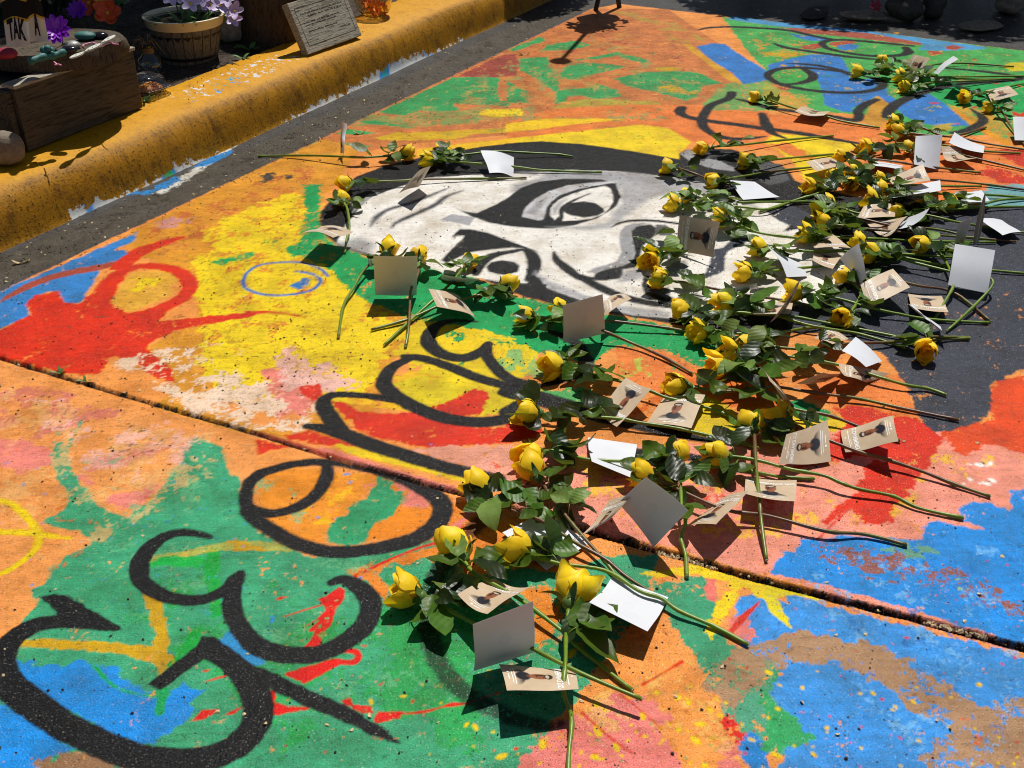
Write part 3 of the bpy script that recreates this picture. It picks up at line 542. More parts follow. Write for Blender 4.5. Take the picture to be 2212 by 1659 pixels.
# ear
poly(grey(160), Z(2,0,'1450,1330 1520,1290 1560,1300 1600,1350 1800,1390 1920,1450 1920,1480 1750,1460 1550,1400'), .002); poly(grey(70), Z(2,0,'1560,1360 1640,1330 1800,1310 1900,1320 1760,1345 1700,1370 1640,1390'), .002); poly(grey(85), Z(2,0,'2000,1480 2212,1400 2330,1420 2400,1560 2212,1600'), .004, .05)
mottle((158,138,112), O('760,470 1100,380 1450,420 1500,640 1200,600 900,560'), .66, .012, 116, .8); mottle((120,106,90), O('915,520 1010,480 1030,540 930,570'), .25, .02, 117, .9); mottle((140,128,110), O('1240,630 1330,640 1330,665 1260,660'), .3, .02, 118, .9)
mottle((78,68,52), O('300,500 700,310 700,560 830,640 800,860 480,900 330,820 430,640'), .46, .010, 130, .75); mottle((196,150,60), O('430,500 700,420 760,560 800,700 600,860 450,760'), .30, .04, 131, .7); mottle((120,170,70), O('560,430 700,400 700,560 800,680 760,760 640,560'), .42, .03, 132, .8); mottle((84,72,56), O('0,620 420,540 640,700 520,920 0,790'), .48, .010, 133, .8); mottle((88,74,56), O('0,800 500,930 460,1000 250,1010 0,960'), .40, .014, 134, .7)
mottle((80,72,60), O('560,370 1280,25 1560,120 1500,260 900,310'), .48, .012, 135, .7)
# ---- lettering
LW = dict(amp=.0014, var=.18)
LB = (8,8,10)
stroke(LB, O('238,1352 175,1344 125,1344 75,1352 32,1377 8,1407 2,1434 10,1464 38,1496 84,1531 136,1566 196,1596 258,1623 325,1641 400,1644 462,1634 515,1608 548,1570 558,1535 552,1500 535,1468 508,1440 480,1415 452,1392'), [.012,.025,.028,.034,.036,.04,.042,.042,.044,.044,.042,.042,.042,.042,.042,.042,.042,.042,.042,.042,.04,.036,.032,.028], **LW)
poly(LB, O('85,1289 125,1281 175,1304 225,1331 263,1359 245,1365 175,1359 140,1354 130,1335 110,1312'), .003, .02, var=.18)
poly(LB, Z(0,3,'1280,940 1700,600 1740,520 1870,520 1890,590 2000,680 2212,780 2412,850 2712,1000 2942,1090 3212,1250 3362,1340 3462,1450 3390,1445 3212,1380 2912,1230 2652,1130 2372,1000 2212,900 2000,830 1900,790 1760,720 1390,980'), .002, var=.18)
stroke(LB, Z(0,2,'1810,1325 1700,1295 1600,1283 1480,1300 1370,1350 1270,1440 1210,1550 1205,1659 1230,1710 1310,1775 1450,1842 1640,1868 1800,1850 1950,1780 2040,1690 2070,1640'), [.012,.018,.02,.022,.026,.03,.032,.03,.028,.028,.026,.024,.022,.024,.028,.016], **LW)
stroke(LB, Z(0,3,'2050,20 2010,160 2005,280 2050,410 2140,530 2212,600 2352,660 2562,685 2762,670 2942,590 3112,470 3192,340 3202,240 3162,150 3072,75 2962,35 2862,60'), [.02,.028,.03,.03,.032,.033,.034,.034,.033,.033,.034,.034,.034,.032,.028,.022,.014], **LW)
stroke(LB, Z(1,2,'-60,850 30,780 150,735 350,690 570,675 800,700 1050,762 1300,845 1500,940 1590,1020 1610,1100 1550,1215 1400,1325 1150,1400 900,1440 700,1450 500,1425 300,1355 100,1240 -50,1130 -80,1060 -90,980 -60,850'), [.024,.026,.024,.022,.022,.022,.024,.028,.034,.036,.036,.034,.034,.032,.03,.03,.03,.03,.03,.028,.026,.024,.024], **LW)
stroke(LB, Z(1,2,'610,690 612,790 545,925 420,1030 250,1100 100,1120 -40,1075'), [.02,.026,.026,.026,.024,.024,.02], **LW)
stroke(LB, Z(1,2,'440,365 600,385 760,435 1000,525 1300,620 1600,710 1900,780 2090,822'), [.018,.03,.036,.038,.036,.034,.032,.03], **LW)
stroke(LB, Z(1,2,'730,400 640,290 585,190 600,125 700,92 900,97 1130,125 1220,140'), [.034,.036,.034,.028,.024,.022,.024,.026], **LW)
stroke(LB, Z(1,1,'1280,1420 1450,1440 1700,1520 1900,1600 2212,1690 2400,1740 2700,1830'), [.02,.026,.03,.03,.03,.03,.03], **LW)
stroke(LB, Z(1,1,'1320,1440 1170,1520 1110,1620 1120,1690 1230,1780 1400,1870 1600,1945 1800,1980 2000,1985 2212,1950 2330,1900'), [.024,.028,.032,.036,.036,.036,.036,.036,.036,.034,.028], **LW)
stroke(LB, Z(1,1,'1910,1120 1700,1112 1560,1155 1490,1250 1510,1330 1620,1405 1780,1435 1920,1395 2010,1310'), [.008,.018,.028,.034,.036,.034,.032,.03,.02], **LW)
stroke(LB, Z(1,1,'2010,1310 1990,1390 2030,1470 2110,1560 2212,1625 2420,1680'), [.018,.026,.028,.03,.03,.028], **LW)
stroke(LB, Z(2,1,'310,1200 430,1240 560,1310 610,1400 640,1480 560,1580 300,1659'), [.012,.026,.03,.032,.032,.028,.02], **LW)
stroke(LB, Z(2,2,'-40,70 200,130 400,190 700,270 1000,340 1300,400 1700,490'), [.04,.04,.04,.036,.034,.034,.02], **LW)
stroke(LB, Z(2,2,'700,520 1000,590 1300,610 1640,640'), [.03,.032,.034,.02], **LW); stroke(LB, Z(2,2,'-40,240 120,150 160,60'), [.034,.034,.03], **LW)
stroke(LB, O('1062,1108 1020,1145 985,1180 945,1240 925,1320 935,1400 975,1470 1030,1512 1100,1548 1180,1568 1215,1560'), [.03,.03,.03,.03,.03,.03,.03,.028,.026,.02,.006], .003, .16, .82, .2, .006)
# lettering at the far end
FW = dict(amp=.002, var=.18, sub=6); LB = (8,8,11)
stroke(LB, Z(2,0,'1900,800 1870,850 1720,910 1665,980 1640,1040 1660,1100 1740,1160 1850,1192 1960,1200 2100,1190 2190,1177'), [.05,.05,.05,.05,.05,.05,.045,.045,.04,.03,.012], **FW)
stroke(LB, Z(2,0,'1470,930 1450,965 1490,1000 1600,1030 1750,1052 2000,1085 2150,1108 2212,1115 2412,1140 2662,1182 2980,1238'), [.05,.055,.05,.05,.05,.05,.05,.05,.05,.045,.03], **FW)
stroke(LB, Z(3,0,'-50,985 -30,1040 -10,1090 40,1150 150,1195'), [.04,.05,.06,.04,.02], **FW)
stroke(LB, Z(2,0,'1940,855 2050,880 2212,930 2362,952 2762,1005 2960,1040 3000,1000 2990,960 3060,900 3150,860'), [.02,.04,.045,.045,.045,.05,.05,.05,.05,.04], **FW)
stroke(LB, Z(3,0,'170,548 400,562 600,602 700,645'), [.02,.04,.045,.03], **FW)
stroke(LB, Z(3,0,'690,625 500,602 300,585 100,595 0,640 30,690 120,730 300,770 500,793 700,800 850,790 970,760 990,720 940,685 840,660'), [.035,.04,.045,.045,.045,.045,.045,.045,.045,.045,.045,.05,.055,.05,.03], **FW)
stroke(LB, Z(3,0,'310,595 385,645 370,690 250,722 130,728'), [.04,.055,.05,.04,.03], **FW)
stroke(LB, Z(3,0,'55,375 150,410 400,450 700,490 950,515'), [.02,.045,.045,.045,.03], **FW)
stroke(LB, Z(3,0,'1250,397 1000,372 700,347 550,347 470,370 500,410 600,440 800,475 1000,485 1150,475 1215,450 1190,412'), [.03,.045,.045,.045,.045,.045,.045,.045,.05,.05,.06,.05], **FW)
stroke(LB, Z(2,0,'1610,260 1700,240 1900,232 2212,247 2412,267 2612,312 2770,342'), [.02,.035,.04,.045,.045,.045,.045], **FW)
stroke(LB, Z(3,0,'1550,590 1900,622 2170,668 2100,695 1800,715 1600,735 1400,780 1250,830 1120,890 1050,950 1025,1010'), [.03,.045,.045,.045,.05,.05,.055,.06,.06,.06,.05], **FW)
stroke(LB, Z(3,0,'1750,940 1840,1000 1858,1045 1800,1090 1700,1130 1590,1150'), [.015,.04,.05,.05,.045,.03], **FW)
# joint: dirt, chipped edges
JPT = O('-700,575 -300,685 0,774 200,834 400,893 553,937 750,998 1000,1068 1150,1110 1281,1150 1480,1205 1700,1268 1950,1330 2212,1400 2600,1500')
stroke((46,38,30), JPT, [.014]*8+[.017,.020,.021,.021,.021,.021,.021], .004, .0, 1, .3); stroke((228,120,100), Z(1,2,'-60,410 300,500 560,590 800,650'), [.006,.010,.012,.008], .003, .3)
stroke((22,20,18), JPT, [.006]*8+[.008,.010,.011,.011,.011,.011,.011], .004)
# gutter strip and smears beside the kerb
stroke((82,76,66), O('-600,860 0,588 553,340 850,200 1090,84 1240,16'), .17, .006, 0, 1, .16)
poly(OR, [(-5,-5)]*3, 0) if False else None
mottle((52,46,40), O('-50,560 553,315 1090,60 1100,90 553,355 -50,640'), .25, .04, 94)
for q in ('1330,1659 1450,1600 1700,1440 1780,1390 2060,1230 2040,1260 1800,1440 1500,1620 1400,1680',): poly((222,222,214), Z(0,0,q), .012, .2)
poly((66,140,205), Z(0,0,'1690,1440 1760,1380 2000,1300 2040,1305 1800,1430'), .012, .1); poly((66,140,205), Z(0,0,'1000,1680 1300,1640 1500,1530 1560,1560 1300,1680'), .012, .25)
mottle((70,62,52), O('520,370 600,360 640,385 560,400'), -.2, .04, 95)

# ---- build the sheet
def dist_line(X, Y, pts):
    g = tog(pts); d2 = np.full(X.shape, 1e9)
    for i in range(len(g)-1):
        ax, ay = g[i]; bx, by = g[i+1]; ex, ey = bx-ax, by-ay
        t = np.clip(((X-ax)*ex+(Y-ay)*ey)/(ex*ex+ey*ey), 0, 1); d2 = np.minimum(d2, (X-ax-t*ex)**2+(Y-ay-t*ey)**2)
    return np.sqrt(d2)
K0 = Vector((-1.594, 3.162, 0)); K1 = Vector((-.04, 6.109, 0)); KD = (K1-K0).normalized(); KN = Vector((-KD.y, KD.x, 0))
def build_street():
    vs = []; cs = []; fs = []; n = 0
    for P in PATCHES:
        Zz = np.zeros(P.X.shape, np.float32)
        if P.y[0] < 2.8:
            d = dist_line(P.X, P.Y, JPT)+.003*P.noise(.05, 61)+.0015*P.noise(.012, 62)
            wj = np.interp(P.X, [-.6, .2], [.0070, .0108]); Zz -= np.interp(P.X, [-.6, .2], [.010, .016])*np.clip(1-(d/wj)**2, 0, 1)**.8
            Zz += .0035*np.clip(1-np.abs(d-.020)/.016, 0, 1)*np.clip(P.noise(.08, 63)+.4, 0, 1)
        Zz += .0007*P.noise(.03, 64)+.0005*P.noise(.012, 65)
        vs.append(np.stack([P.X, P.Y, Zz], -1).reshape(-1, 3)); cs.append(P.C.reshape(-1, 4))
        idx = np.arange(P.nx*P.ny).reshape(P.ny, P.nx)+n
        q = np.stack([idx[:-1, :-1], idx[:-1, 1:], idx[1:, 1:], idx[1:, :-1]], -1)
        keep = ((P.X[:-1, :-1]-K0.x)*KN.x+(P.Y[:-1, :-1]-K0.y)*KN.y) < .10
        fs.append(q[keep].reshape(-1, 4)); n += P.nx*P.ny
    # wide plain street all round
    a = 150; ring = [(-a, -a), (a, -a), (a, .3), (-a, .3), (3.6, .3), (3.6, 7.4), (a, 7.4), (-a, 7.4), (-2.6, .3), (-2.6, 7.4), (a, a), (-a, a)]
    vs.append(np.array([(x, y, 0) for x, y in ring], np.float32)); cc = np.zeros((12, 4), np.float32); cc[:, :3] = lin(ASP); cs.append(cc)
    fs.append(np.array([(0, 1, 2, 3), (4, 2, 6, 5), (3, 8, 9, 7), (7, 6, 10, 11)])+n)
    V = np.concatenate(vs).astype(np.float32); Cc = np.concatenate(cs).astype(np.float32); F = np.concatenate(fs).astype(np.int32)
    me = bpy.data.meshes.new('street'); me.vertices.add(len(V)); me.vertices.foreach_set('co', V.ravel())
    me.loops.add(F.size); me.loops.foreach_set('vertex_index', F.ravel())
    me.polygons.add(len(F)); me.polygons.foreach_set('loop_start', np.arange(0, F.size, 4, dtype=np.int32))
    me.polygons.foreach_set('use_smooth', np.ones(len(F), bool))
    at = me.color_attributes.new('paint', 'FLOAT_COLOR', 'POINT'); at.data.foreach_set('color', Cc.ravel())
    me.update(calc_edges=True); me.validate()
    return me
def street_mat():
    k = NT('street_paint'); vec = k.obj()
    at = k.n('Attribute', attribute_name='paint'); col = at.outputs['Color']; al = at.outputs['Alpha']
    # grain of the concrete under the paint, grime, chips
    g = k.noise(420, 3, .7, vec); g2 = k.noise(55, 6, .65, vec); g3 = k.noise(9, 5, .6, vec)
    col = k.mix(1.0, col, k.ramp(g3, [(.42, (1, 1, 1)), (.74, (.66, .60, .52))]), 'MULTIPLY')
    col = k.mix(1.0, col, k.ramp(g, [(.36, (.40, .37, .34)), (.47, (1, 1, 1))]), 'MULTIPLY')
    col = k.mix(1.0, col, k.ramp(g2, [(.56, (1, 1, 1)), (.72, (.62, .55, .47))]), 'MULTIPLY')
    st = k.n('Mapping'); st.inputs['Rotation'].default_value = (0, 0, .5); st.inputs['Scale'].default_value = (9, 110, 1); k.l(vec, st.inputs[0])
    col = k.mix(1.0, col, k.ramp(k.noise(1, 4, .6, st.outputs[0]), [(.30, (.90, .89, .88)), (.5, (1, 1, 1)), (.72, (1.05, 1.05, 1.03))]), 'MULTIPLY')
    vo = k.n('TexVoronoi'); vo.inputs['Scale'].default_value = 62; k.l(vec, vo.inputs['Vector'])
    spk = k.math('LESS_THAN', vo.outputs['Distance'], .12); sel = k.math('GREATER_THAN', k.noise(21, 3, .6, vec), .53)
    col = k.mix(k.math('MULTIPLY', spk, sel), col, (.025, .02, .016))
    vo2 = k.n('TexVoronoi'); vo2.inputs['Scale'].default_value = 150; k.l(vec, vo2.inputs['Vector'])
    spk2 = k.math('LESS_THAN', vo2.outputs['Distance'], .17); sel2 = k.math('GREATER_THAN', k.noise(6, 4, .6, vec), .46)
    col = k.mix(k.math('MULTIPLY', k.math('MULTIPLY', spk2, sel2), .8), col, (.04, .032, .025))
    glint = k.math('GREATER_THAN', k.noise(330, 1, .5, vec), .70)  # sun glints painted into the colour as pale flecks
    col = k.mix(k.math('MULTIPLY', glint, .5), col, (.78, .75, .68))
    hsv = k.n('HueSaturation'); hsv.inputs['Saturation'].default_value = 1.08; k.l(col, hsv.inputs['Color']); col = hsv.outputs[0]
    k.set(Base_Color=col, Roughness=k.ramp(g2, [(.3, (.42,)*3), (.7, (.62,)*3)]), Specular_IOR_Level=.13)
    h = k.math('ADD', k.math('MULTIPLY', k.noise(260, 2, .5, vec), 1.0), k.math('MULTIPLY', k.noise(90, 4, .6, vec), .8))
    k.bump(h, .75, .0022)
    return k.m
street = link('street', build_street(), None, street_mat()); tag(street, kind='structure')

# ---------------------------------------------------------------- kerb and planting bed
def kerb_mat():
    k = NT('kerb_paint'); vec = k.obj()
    n1 = k.noise(14, 6, .65, vec); n2 = k.noise(120, 5, .7, vec); n3 = k.noise(45, 5, .6, vec)
    col = k.ramp(n1, [(.3, lin((190,130,4))), (.55, lin((216,154,6))), (.75, lin((198,138,12)))])
    col = k.mix(k.ramp(n3, [(.56, (0, 0, 0)), (.72, (.5,)*3)]), col, lin((120,82,30)))
    at0 = k.n('Attribute', attribute_name='wear_shade'); sp0 = k.n('SeparateColor'); k.l(at0.outputs['Color'], sp0.inputs[0])
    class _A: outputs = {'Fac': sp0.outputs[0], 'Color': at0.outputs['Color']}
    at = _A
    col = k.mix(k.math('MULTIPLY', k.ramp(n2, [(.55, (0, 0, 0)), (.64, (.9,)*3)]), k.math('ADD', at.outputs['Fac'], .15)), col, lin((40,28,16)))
    # drips and pits run down the face
    mp = k.n('Mapping'); mp.inputs['Rotation'].default_value = (0, 0, -math.atan2(KD.y, KD.x)); k.l(vec, mp.inputs[0])
    mp2 = k.n('Mapping'); mp2.inputs['Scale'].default_value = (60, 6, 6); k.l(mp.outputs[0], mp2.inputs[0])
    dr = k.noise(1.0, 5, .7, mp2.outputs[0])
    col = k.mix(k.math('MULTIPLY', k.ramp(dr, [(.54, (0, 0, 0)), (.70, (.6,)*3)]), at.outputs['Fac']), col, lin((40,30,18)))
    col = k.mix(k.math('MULTIPLY', k.ramp(n1, [(.35, (.25,)*3), (.65, (.8,)*3)]), k.math('MULTIPLY', at.outputs['Fac'], .9)), col, lin((84,50,14)))  # brown wash on the face: grime plus its shade, painted in
    bare = k.math('MULTIPLY', at.outputs['Color'], 1)
    sep = k.n('SeparateColor'); k.l(at.outputs['Color'], sep.inputs[0])
    wh = k.math('GREATER_THAN', k.math('ADD', sep.outputs[1], k.math('MULTIPLY', k.math('SUBTRACT', k.noise(34, 6, .7, vec), .5), 1.5)), .5)
    wc = k.ramp(k.noise(4.5, 2, .5, vec), [(.40, lin((214,214,206))), (.44, lin((210,210,204))), (.56, lin((200,204,205))), (.60, lin((52,140,210))), (.68, lin((60,160,96)))])
    col = k.mix(wh, col, wc)
    k.set(Base_Color=col, Roughness=.55, Specular_IOR_Level=.22)
    k.bump(k.math('ADD', n2, k.math('MULTIPLY', dr, .8)), .55, .005)
    return k.m
PROF = [(-.02, -.02), (0, .002), (.006, .016), (.014, .05), (.024, .088), (.038, .120), (.060, .145), (.09, .160), (.13, .168), (.18, .172), (.25, .175), (.325, .177), (.34, .165), (.342, .05)]
def build_kerb():
    n = 420; L0, L1 = -2.2, 5.2; vs = []; wear_shade = []; fs = []
    rr = np.random.default_rng(8); ph = rr.random(6)*6
    for i in range(n+1):
        t = L0+(L1-L0)*i/n
        wob = .006*math.sin(t*2.1+ph[0])+.004*math.sin(t*5.3+ph[1])+.003*math.sin(t*13+ph[2])
        for j, (s, z) in enumerate(PROF):
            jit = (rr.random()-.5)*.003
            p = K0+KD*t+KN*(s+wob*(1 if j > 8 else .5)+jit); vs.append((p.x, p.y, z+jit*.8+(.003*math.sin(t*7+j) if 2 < j < 11 else 0)))
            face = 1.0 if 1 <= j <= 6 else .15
            low = 0.0
            if .3 < t < 2.9: low = {0: .85, 1: .75, 2: .55, 3: .28}.get(j, 0)*(.75+.35*math.sin(t*3.1+1)+.2*math.sin(t*9))
            if j in (8, 9, 10) and 1.05 < t < 1.75: low = .40
            wear_shade.append((face, max(low, 0), 0, 1))
    m = len(PROF)
    for i in range(n):
        for j in range(m-1): fs.append((i*m+j, (i+1)*m+j, (i+1)*m+j+1, i*m+j+1))
    me = bpy.data.meshes.new('kerb'); me.from_pydata(vs, [], fs); me.polygons.foreach_set('use_smooth', [True]*len(fs))
    at = me.color_attributes.new('wear_shade', 'FLOAT_COLOR', 'POINT'); at.data.foreach_set('color', np.array(wear_shade, np.float32).ravel())
    me.update(); return me
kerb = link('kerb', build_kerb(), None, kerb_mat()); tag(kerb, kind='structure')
BZ = .168                                                    # level of the bed behind the kerb
def soil_mat(name='soil', a=(58,48,40), b=(92,80,68)):
    k = NT(name); vec = k.obj()
    col = k.ramp(k.noise(26, 8, .75, vec), [(.35, lin(a)), (.62, lin(b)), (.8, lin((120,108,94)))])
    vo = k.n('TexVoronoi'); vo.inputs['Scale'].default_value = 90; k.l(vec, vo.inputs['Vector'])
    k.set(Base_Color=col, Roughness=.9, Specular_IOR_Level=.2)
    k.bump(k.math('ADD', k.noise(60, 8, .75, vec), vo.outputs['Distance']), .9, .012); return k.m
SOIL = soil_mat()
def build_bed():
    n, m = 90, 60; vs = []; fs = []
    for i in range(n+1):
        t = -2.2+7.4*i/n
        for j in range(m+1):
            s = .322+(j/m)**1.5*4.5; p = K0+KD*t+KN*s
            h = .010*math.sin(p.x*9+p.y*4)+.008*math.sin(p.y*13-p.x*7)+random.uniform(-.004, .004)
            vs.append((p.x, p.y, BZ-.004+(h+.004)*min(1, (s-.322)*6)))
    for i in range(n):
        for j in range(m):
            a = i*(m+1)+j; fs.append((a, a+m+1, a+m+2, a+1))
    me = bpy.data.meshes.new('planting_bed'); me.from_pydata(vs, [], fs); me.polygons.foreach_set('use_smooth', [True]*len(fs)); me.update(); return me
tag(link('planting_bed', build_bed(), None, SOIL), kind='structure')

# ---------------------------------------------------------------- roses
def petal_mat(name, a, b, tr):
    k = NT(name); vec = k.obj()
    col = k.ramp(k.noise(40, 4, .6, vec), [(.3, lin(a)), (.7, lin(b))])
    h = k.n('HueSaturation'); k.l(col, h.inputs['Color'])
    k.l(k.math('ADD', k.math('MULTIPLY', k.orand(), .014), .495), h.inputs['Hue']); k.l(k.math('ADD', k.math('MULTIPLY', k.orand(), .12), .98), h.inputs['Value'])
    k.set(Base_Color=h.outputs[0], Roughness=.5, Specular_IOR_Level=.3); k.b.inputs['Sheen Weight'].default_value = .1
    mp = k.n('Mapping'); mp.inputs['Scale'].default_value = (1, 1, .12); k.l(vec, mp.inputs[0])
    k.bump(k.noise(260, 3, .6, mp.outputs[0]), .25, .002)
    k.translucent(h.outputs[0], tr); MT[name] = k.m; return k.m
petal_mat('petal', (255,210,14), (255,230,34), .28); petal_mat('petal_inner', (255,200,14), (255,218,28), .26)
def leaf_mat(name, a, b, rough):
    k = NT(name); vec = k.obj()
    col = k.ramp(k.noise(60, 4, .6, vec), [(.3, lin(a)), (.7, lin(b))])
    h = k.n('HueSaturation'); k.l(col, h.inputs['Color']); k.l(k.math('ADD', k.math('MULTIPLY', k.orand(), .6), .7), h.inputs['Value'])
    k.l(k.math('ADD', k.math('MULTIPLY', k.orand(), .03), .485), h.inputs['Hue'])
    k.set(Base_Color=h.outputs[0], Roughness=rough, Specular_IOR_Level=.32)
    # side veins
    wv = k.n('TexWave', wave_type='BANDS', bands_direction='DIAGONAL'); wv.inputs['Scale'].default_value = 55; wv.inputs['Distortion'].default_value = 2
    k.l(vec, wv.inputs['Vector']); k.bump(k.math('ADD', k.math('MULTIPLY', wv.outputs['Fac'], .5), k.noise(90, 3, .5, vec)), .35, .002)
    k.translucent(k.mix(.5, h.outputs[0], (.28, .36, .03)), .30); MT[name] = k.m; return k.m
leaf_mat('leaf_dark', (24,40,12), (38,60,18), .36); leaf_mat('leaf_mid', (56,86,20), (84,114,30), .42); leaf_mat('leaf_pale', (100,126,52), (124,146,70), .5); leaf_mat('leaf_dry', (72,72,40), (96,92,54), .7)
def stem_mat():
    k = NT('rose_stem'); vec = k.obj(); r = k.orand()
    g = k.ramp(k.noise(16, 4, .6, vec), [(.3, lin((84,112,20))), (.7, lin((122,146,34)))])
    b = k.ramp(k.noise(22, 4, .6, vec), [(.3, lin((84,52,34))), (.7, lin((118,84,52)))])
    f = k.math('MULTIPLY', k.math('GREATER_THAN', r, .62), k.ramp(k.noise(5, 3, .5, vec), [(.35, (0, 0, 0)), (.6, (1, 1, 1))]))
    k.set(Base_Color=k.mix(f, g, b), Roughness=.38, Specular_IOR_Level=.5); k.bump(k.noise(180, 3, .6, vec), .2, .001); return k.m
STEM = stem_mat()
simple('sepal', (84,112,44), .5, .25, 60); simple('stem_cut', (176,168,120), .7, .15, 200)

def petal_mesh(R, H, spread, flare, tip, lean, seed, mat, nu=9, nv=9):
    """one cupped petal: wraps spread radians round the axis (+Z = opening), flares at the lip"""
    r_ = random.Random(seed); vs = []; fs = []; p1, p2 = r_.uniform(0, 6), r_.uniform(0, 6)
    for j in range(nv):
        v = j/(nv-1)
        for i in range(nu):
            u = i/(nu-1)*2-1
            wv = math.sin(math.pi*min(1, .16+v*.95))**.55 if v < .5 else 1-.30*(v-.5)*2*abs(u)**1.5
            a = u*spread/2*(.35+.65*min(1, v*2.2))*(1-.25*max(0, v-.7)/.3)
            rr = R*(.16+.84*math.sin(min(1, v*1.55)*math.pi/2)**.8)*(1-.16*max(0, v-.55)/.45)
            fl = max(0, v-.62)/.38
            rr += R*flare*fl**1.6*(.6+.4*math.cos(u*1.3))
            z = H*(v**.9)*(1-.20*(abs(u)**2.2)*v)+tip*H*max(0, 1-abs(u)*1.6)*fl-H*flare*.45*fl**2
            wob = .05*R*math.sin(u*4+p1)*v+.035*R*math.sin(u*7+p2)*fl
            rr += wob; z += .03*H*math.sin(u*5+p2)*fl
            vs.append((rr*math.cos(a)+lean*v*R, rr*math.sin(a), z))
    for j in range(nv-1):
        for i in range(nu-1): a = j*nu+i; fs.append((a, a+1, a+nu+1, a+nu))
    me = bpy.data.meshes.new('petal'); me.from_pydata(vs, [], fs); me.polygons.foreach_set('use_smooth', [True]*len(fs)); me.materials.append(MT[mat]); me.update(); return me
BLOOMS = []
for v in range(6):
    rv = random.Random(100+v); op = [0.03, .07, .12, .17, .05, .14][v]
    core = MB()
    for q in range(6):                                        # rolled heart of the bloom
        me = petal_mesh(.0075+.0022*q, .044-.001*q, 2.6, .05+.02*q*op*3, .0, 0, v*50+q, 'petal_inner', 8, 6)
        M = Matrix.Rotation(q*2.4+rv.random(), 3, 'Z'); core.add([M @ p.co for p in me.vertices], [tuple(p.vertices) for p in me.polygons]); bpy.data.meshes.remove(me)
    outer = []
    for q in range(6):
        outer.append((petal_mesh(.0225+.0022*(q//3)+rv.uniform(-.001, .001), .047+rv.uniform(-.004, .004), 2.1, op*(1.0 if q < 3 else 1.5)*rv.uniform(.5, 1.3), .10*rv.random()+.03, .0, v*70+q, 'petal'), q*2.2+rv.uniform(-.2, .2)))
    cal = MB()
    cal.lathe([(.003, -.008), (.006, -.006), (.0095, -.001), (.010, .004), (.006, .008)], 10)
    for q in range(5):
        a = q*2*math.pi/5+rv.uniform(-.2, .2); L = rv.uniform(.026, .038); cu = rv.uniform(-.3, 1.0); pts = []
        for t in range(6):
            f = t/5; r = .010+L*f*(.35+.5*cu*f); z = .002+L*f*(.85-.9*cu*f); wd = .0052*(1-f)**.7+.0006
            for sgn in (-1, 1):
                pts.append((r*math.cos(a)-sgn*wd*math.sin(a), r*math.sin(a)+sgn*wd*math.cos(a), z))
        cal.add(pts, [(2*t, 2*t+1, 2*t+3, 2*t+2) for t in range(5)])
    cm = core.mesh('bloom', True); cm.materials.append(MT['petal_inner']); km = cal.mesh('calyx', True); km.materials.append(MT['sepal'])
    BLOOMS.append((cm, outer, km))
def leaf_mesh(L, W, fold, curl, seed, mat):
    r_ = random.Random(seed); n = 9; vs = []; fs = []; tw = r_.uniform(-.5, .5)
    for i in range(n):
        t = i/(n-1); wd = W/2*(math.sin(math.pi*min(1, t**.8*1.0))**.75)*(1 if t < .97 else .1)
        if 0 < i < n-1: wd *= 1+(.05 if i % 2 else -.05)
        z = curl*L*(t-.5)**2*2-curl*L*.5; x = L*t
        for k, sd in enumerate((-1, -.5, 0, .5, 1)):
            y = sd*wd; zz = z+fold*abs(y)+tw*y*t+.02*L*math.sin(t*9+sd*2+seed)*abs(sd)
            vs.append((x-(.03*L if abs(sd) == 1 and i % 2 else 0), y, zz))
    for i in range(n-1):
        for k in range(4): a = i*5+k; fs.append((a, a+1, a+6, a+5))
    me = bpy.data.meshes.new('leaf'); me.from_pydata(vs, [], fs); me.polygons.foreach_set('use_smooth', [True]*len(fs)); me.materials.append(MT[mat]); me.update(); return me
LEAVES = []
for i in range(16):
    rv = random.Random(300+i); LEAVES.append(leaf_mesh(rv.uniform(.044, .064), rv.uniform(.028, .040), rv.uniform(.05, .55), rv.uniform(-.5, .6), i, ['leaf_dark', 'leaf_mid', 'leaf_dark', 'leaf_mid', 'leaf_pale', 'leaf_dark', 'leaf_mid', 'leaf_mid'][i % 8]))
CRISP = [leaf_mesh(.04, .026, 1.2, 1.4, 50+i, 'leaf_dry') for i in range(3)]
NROSE = 0
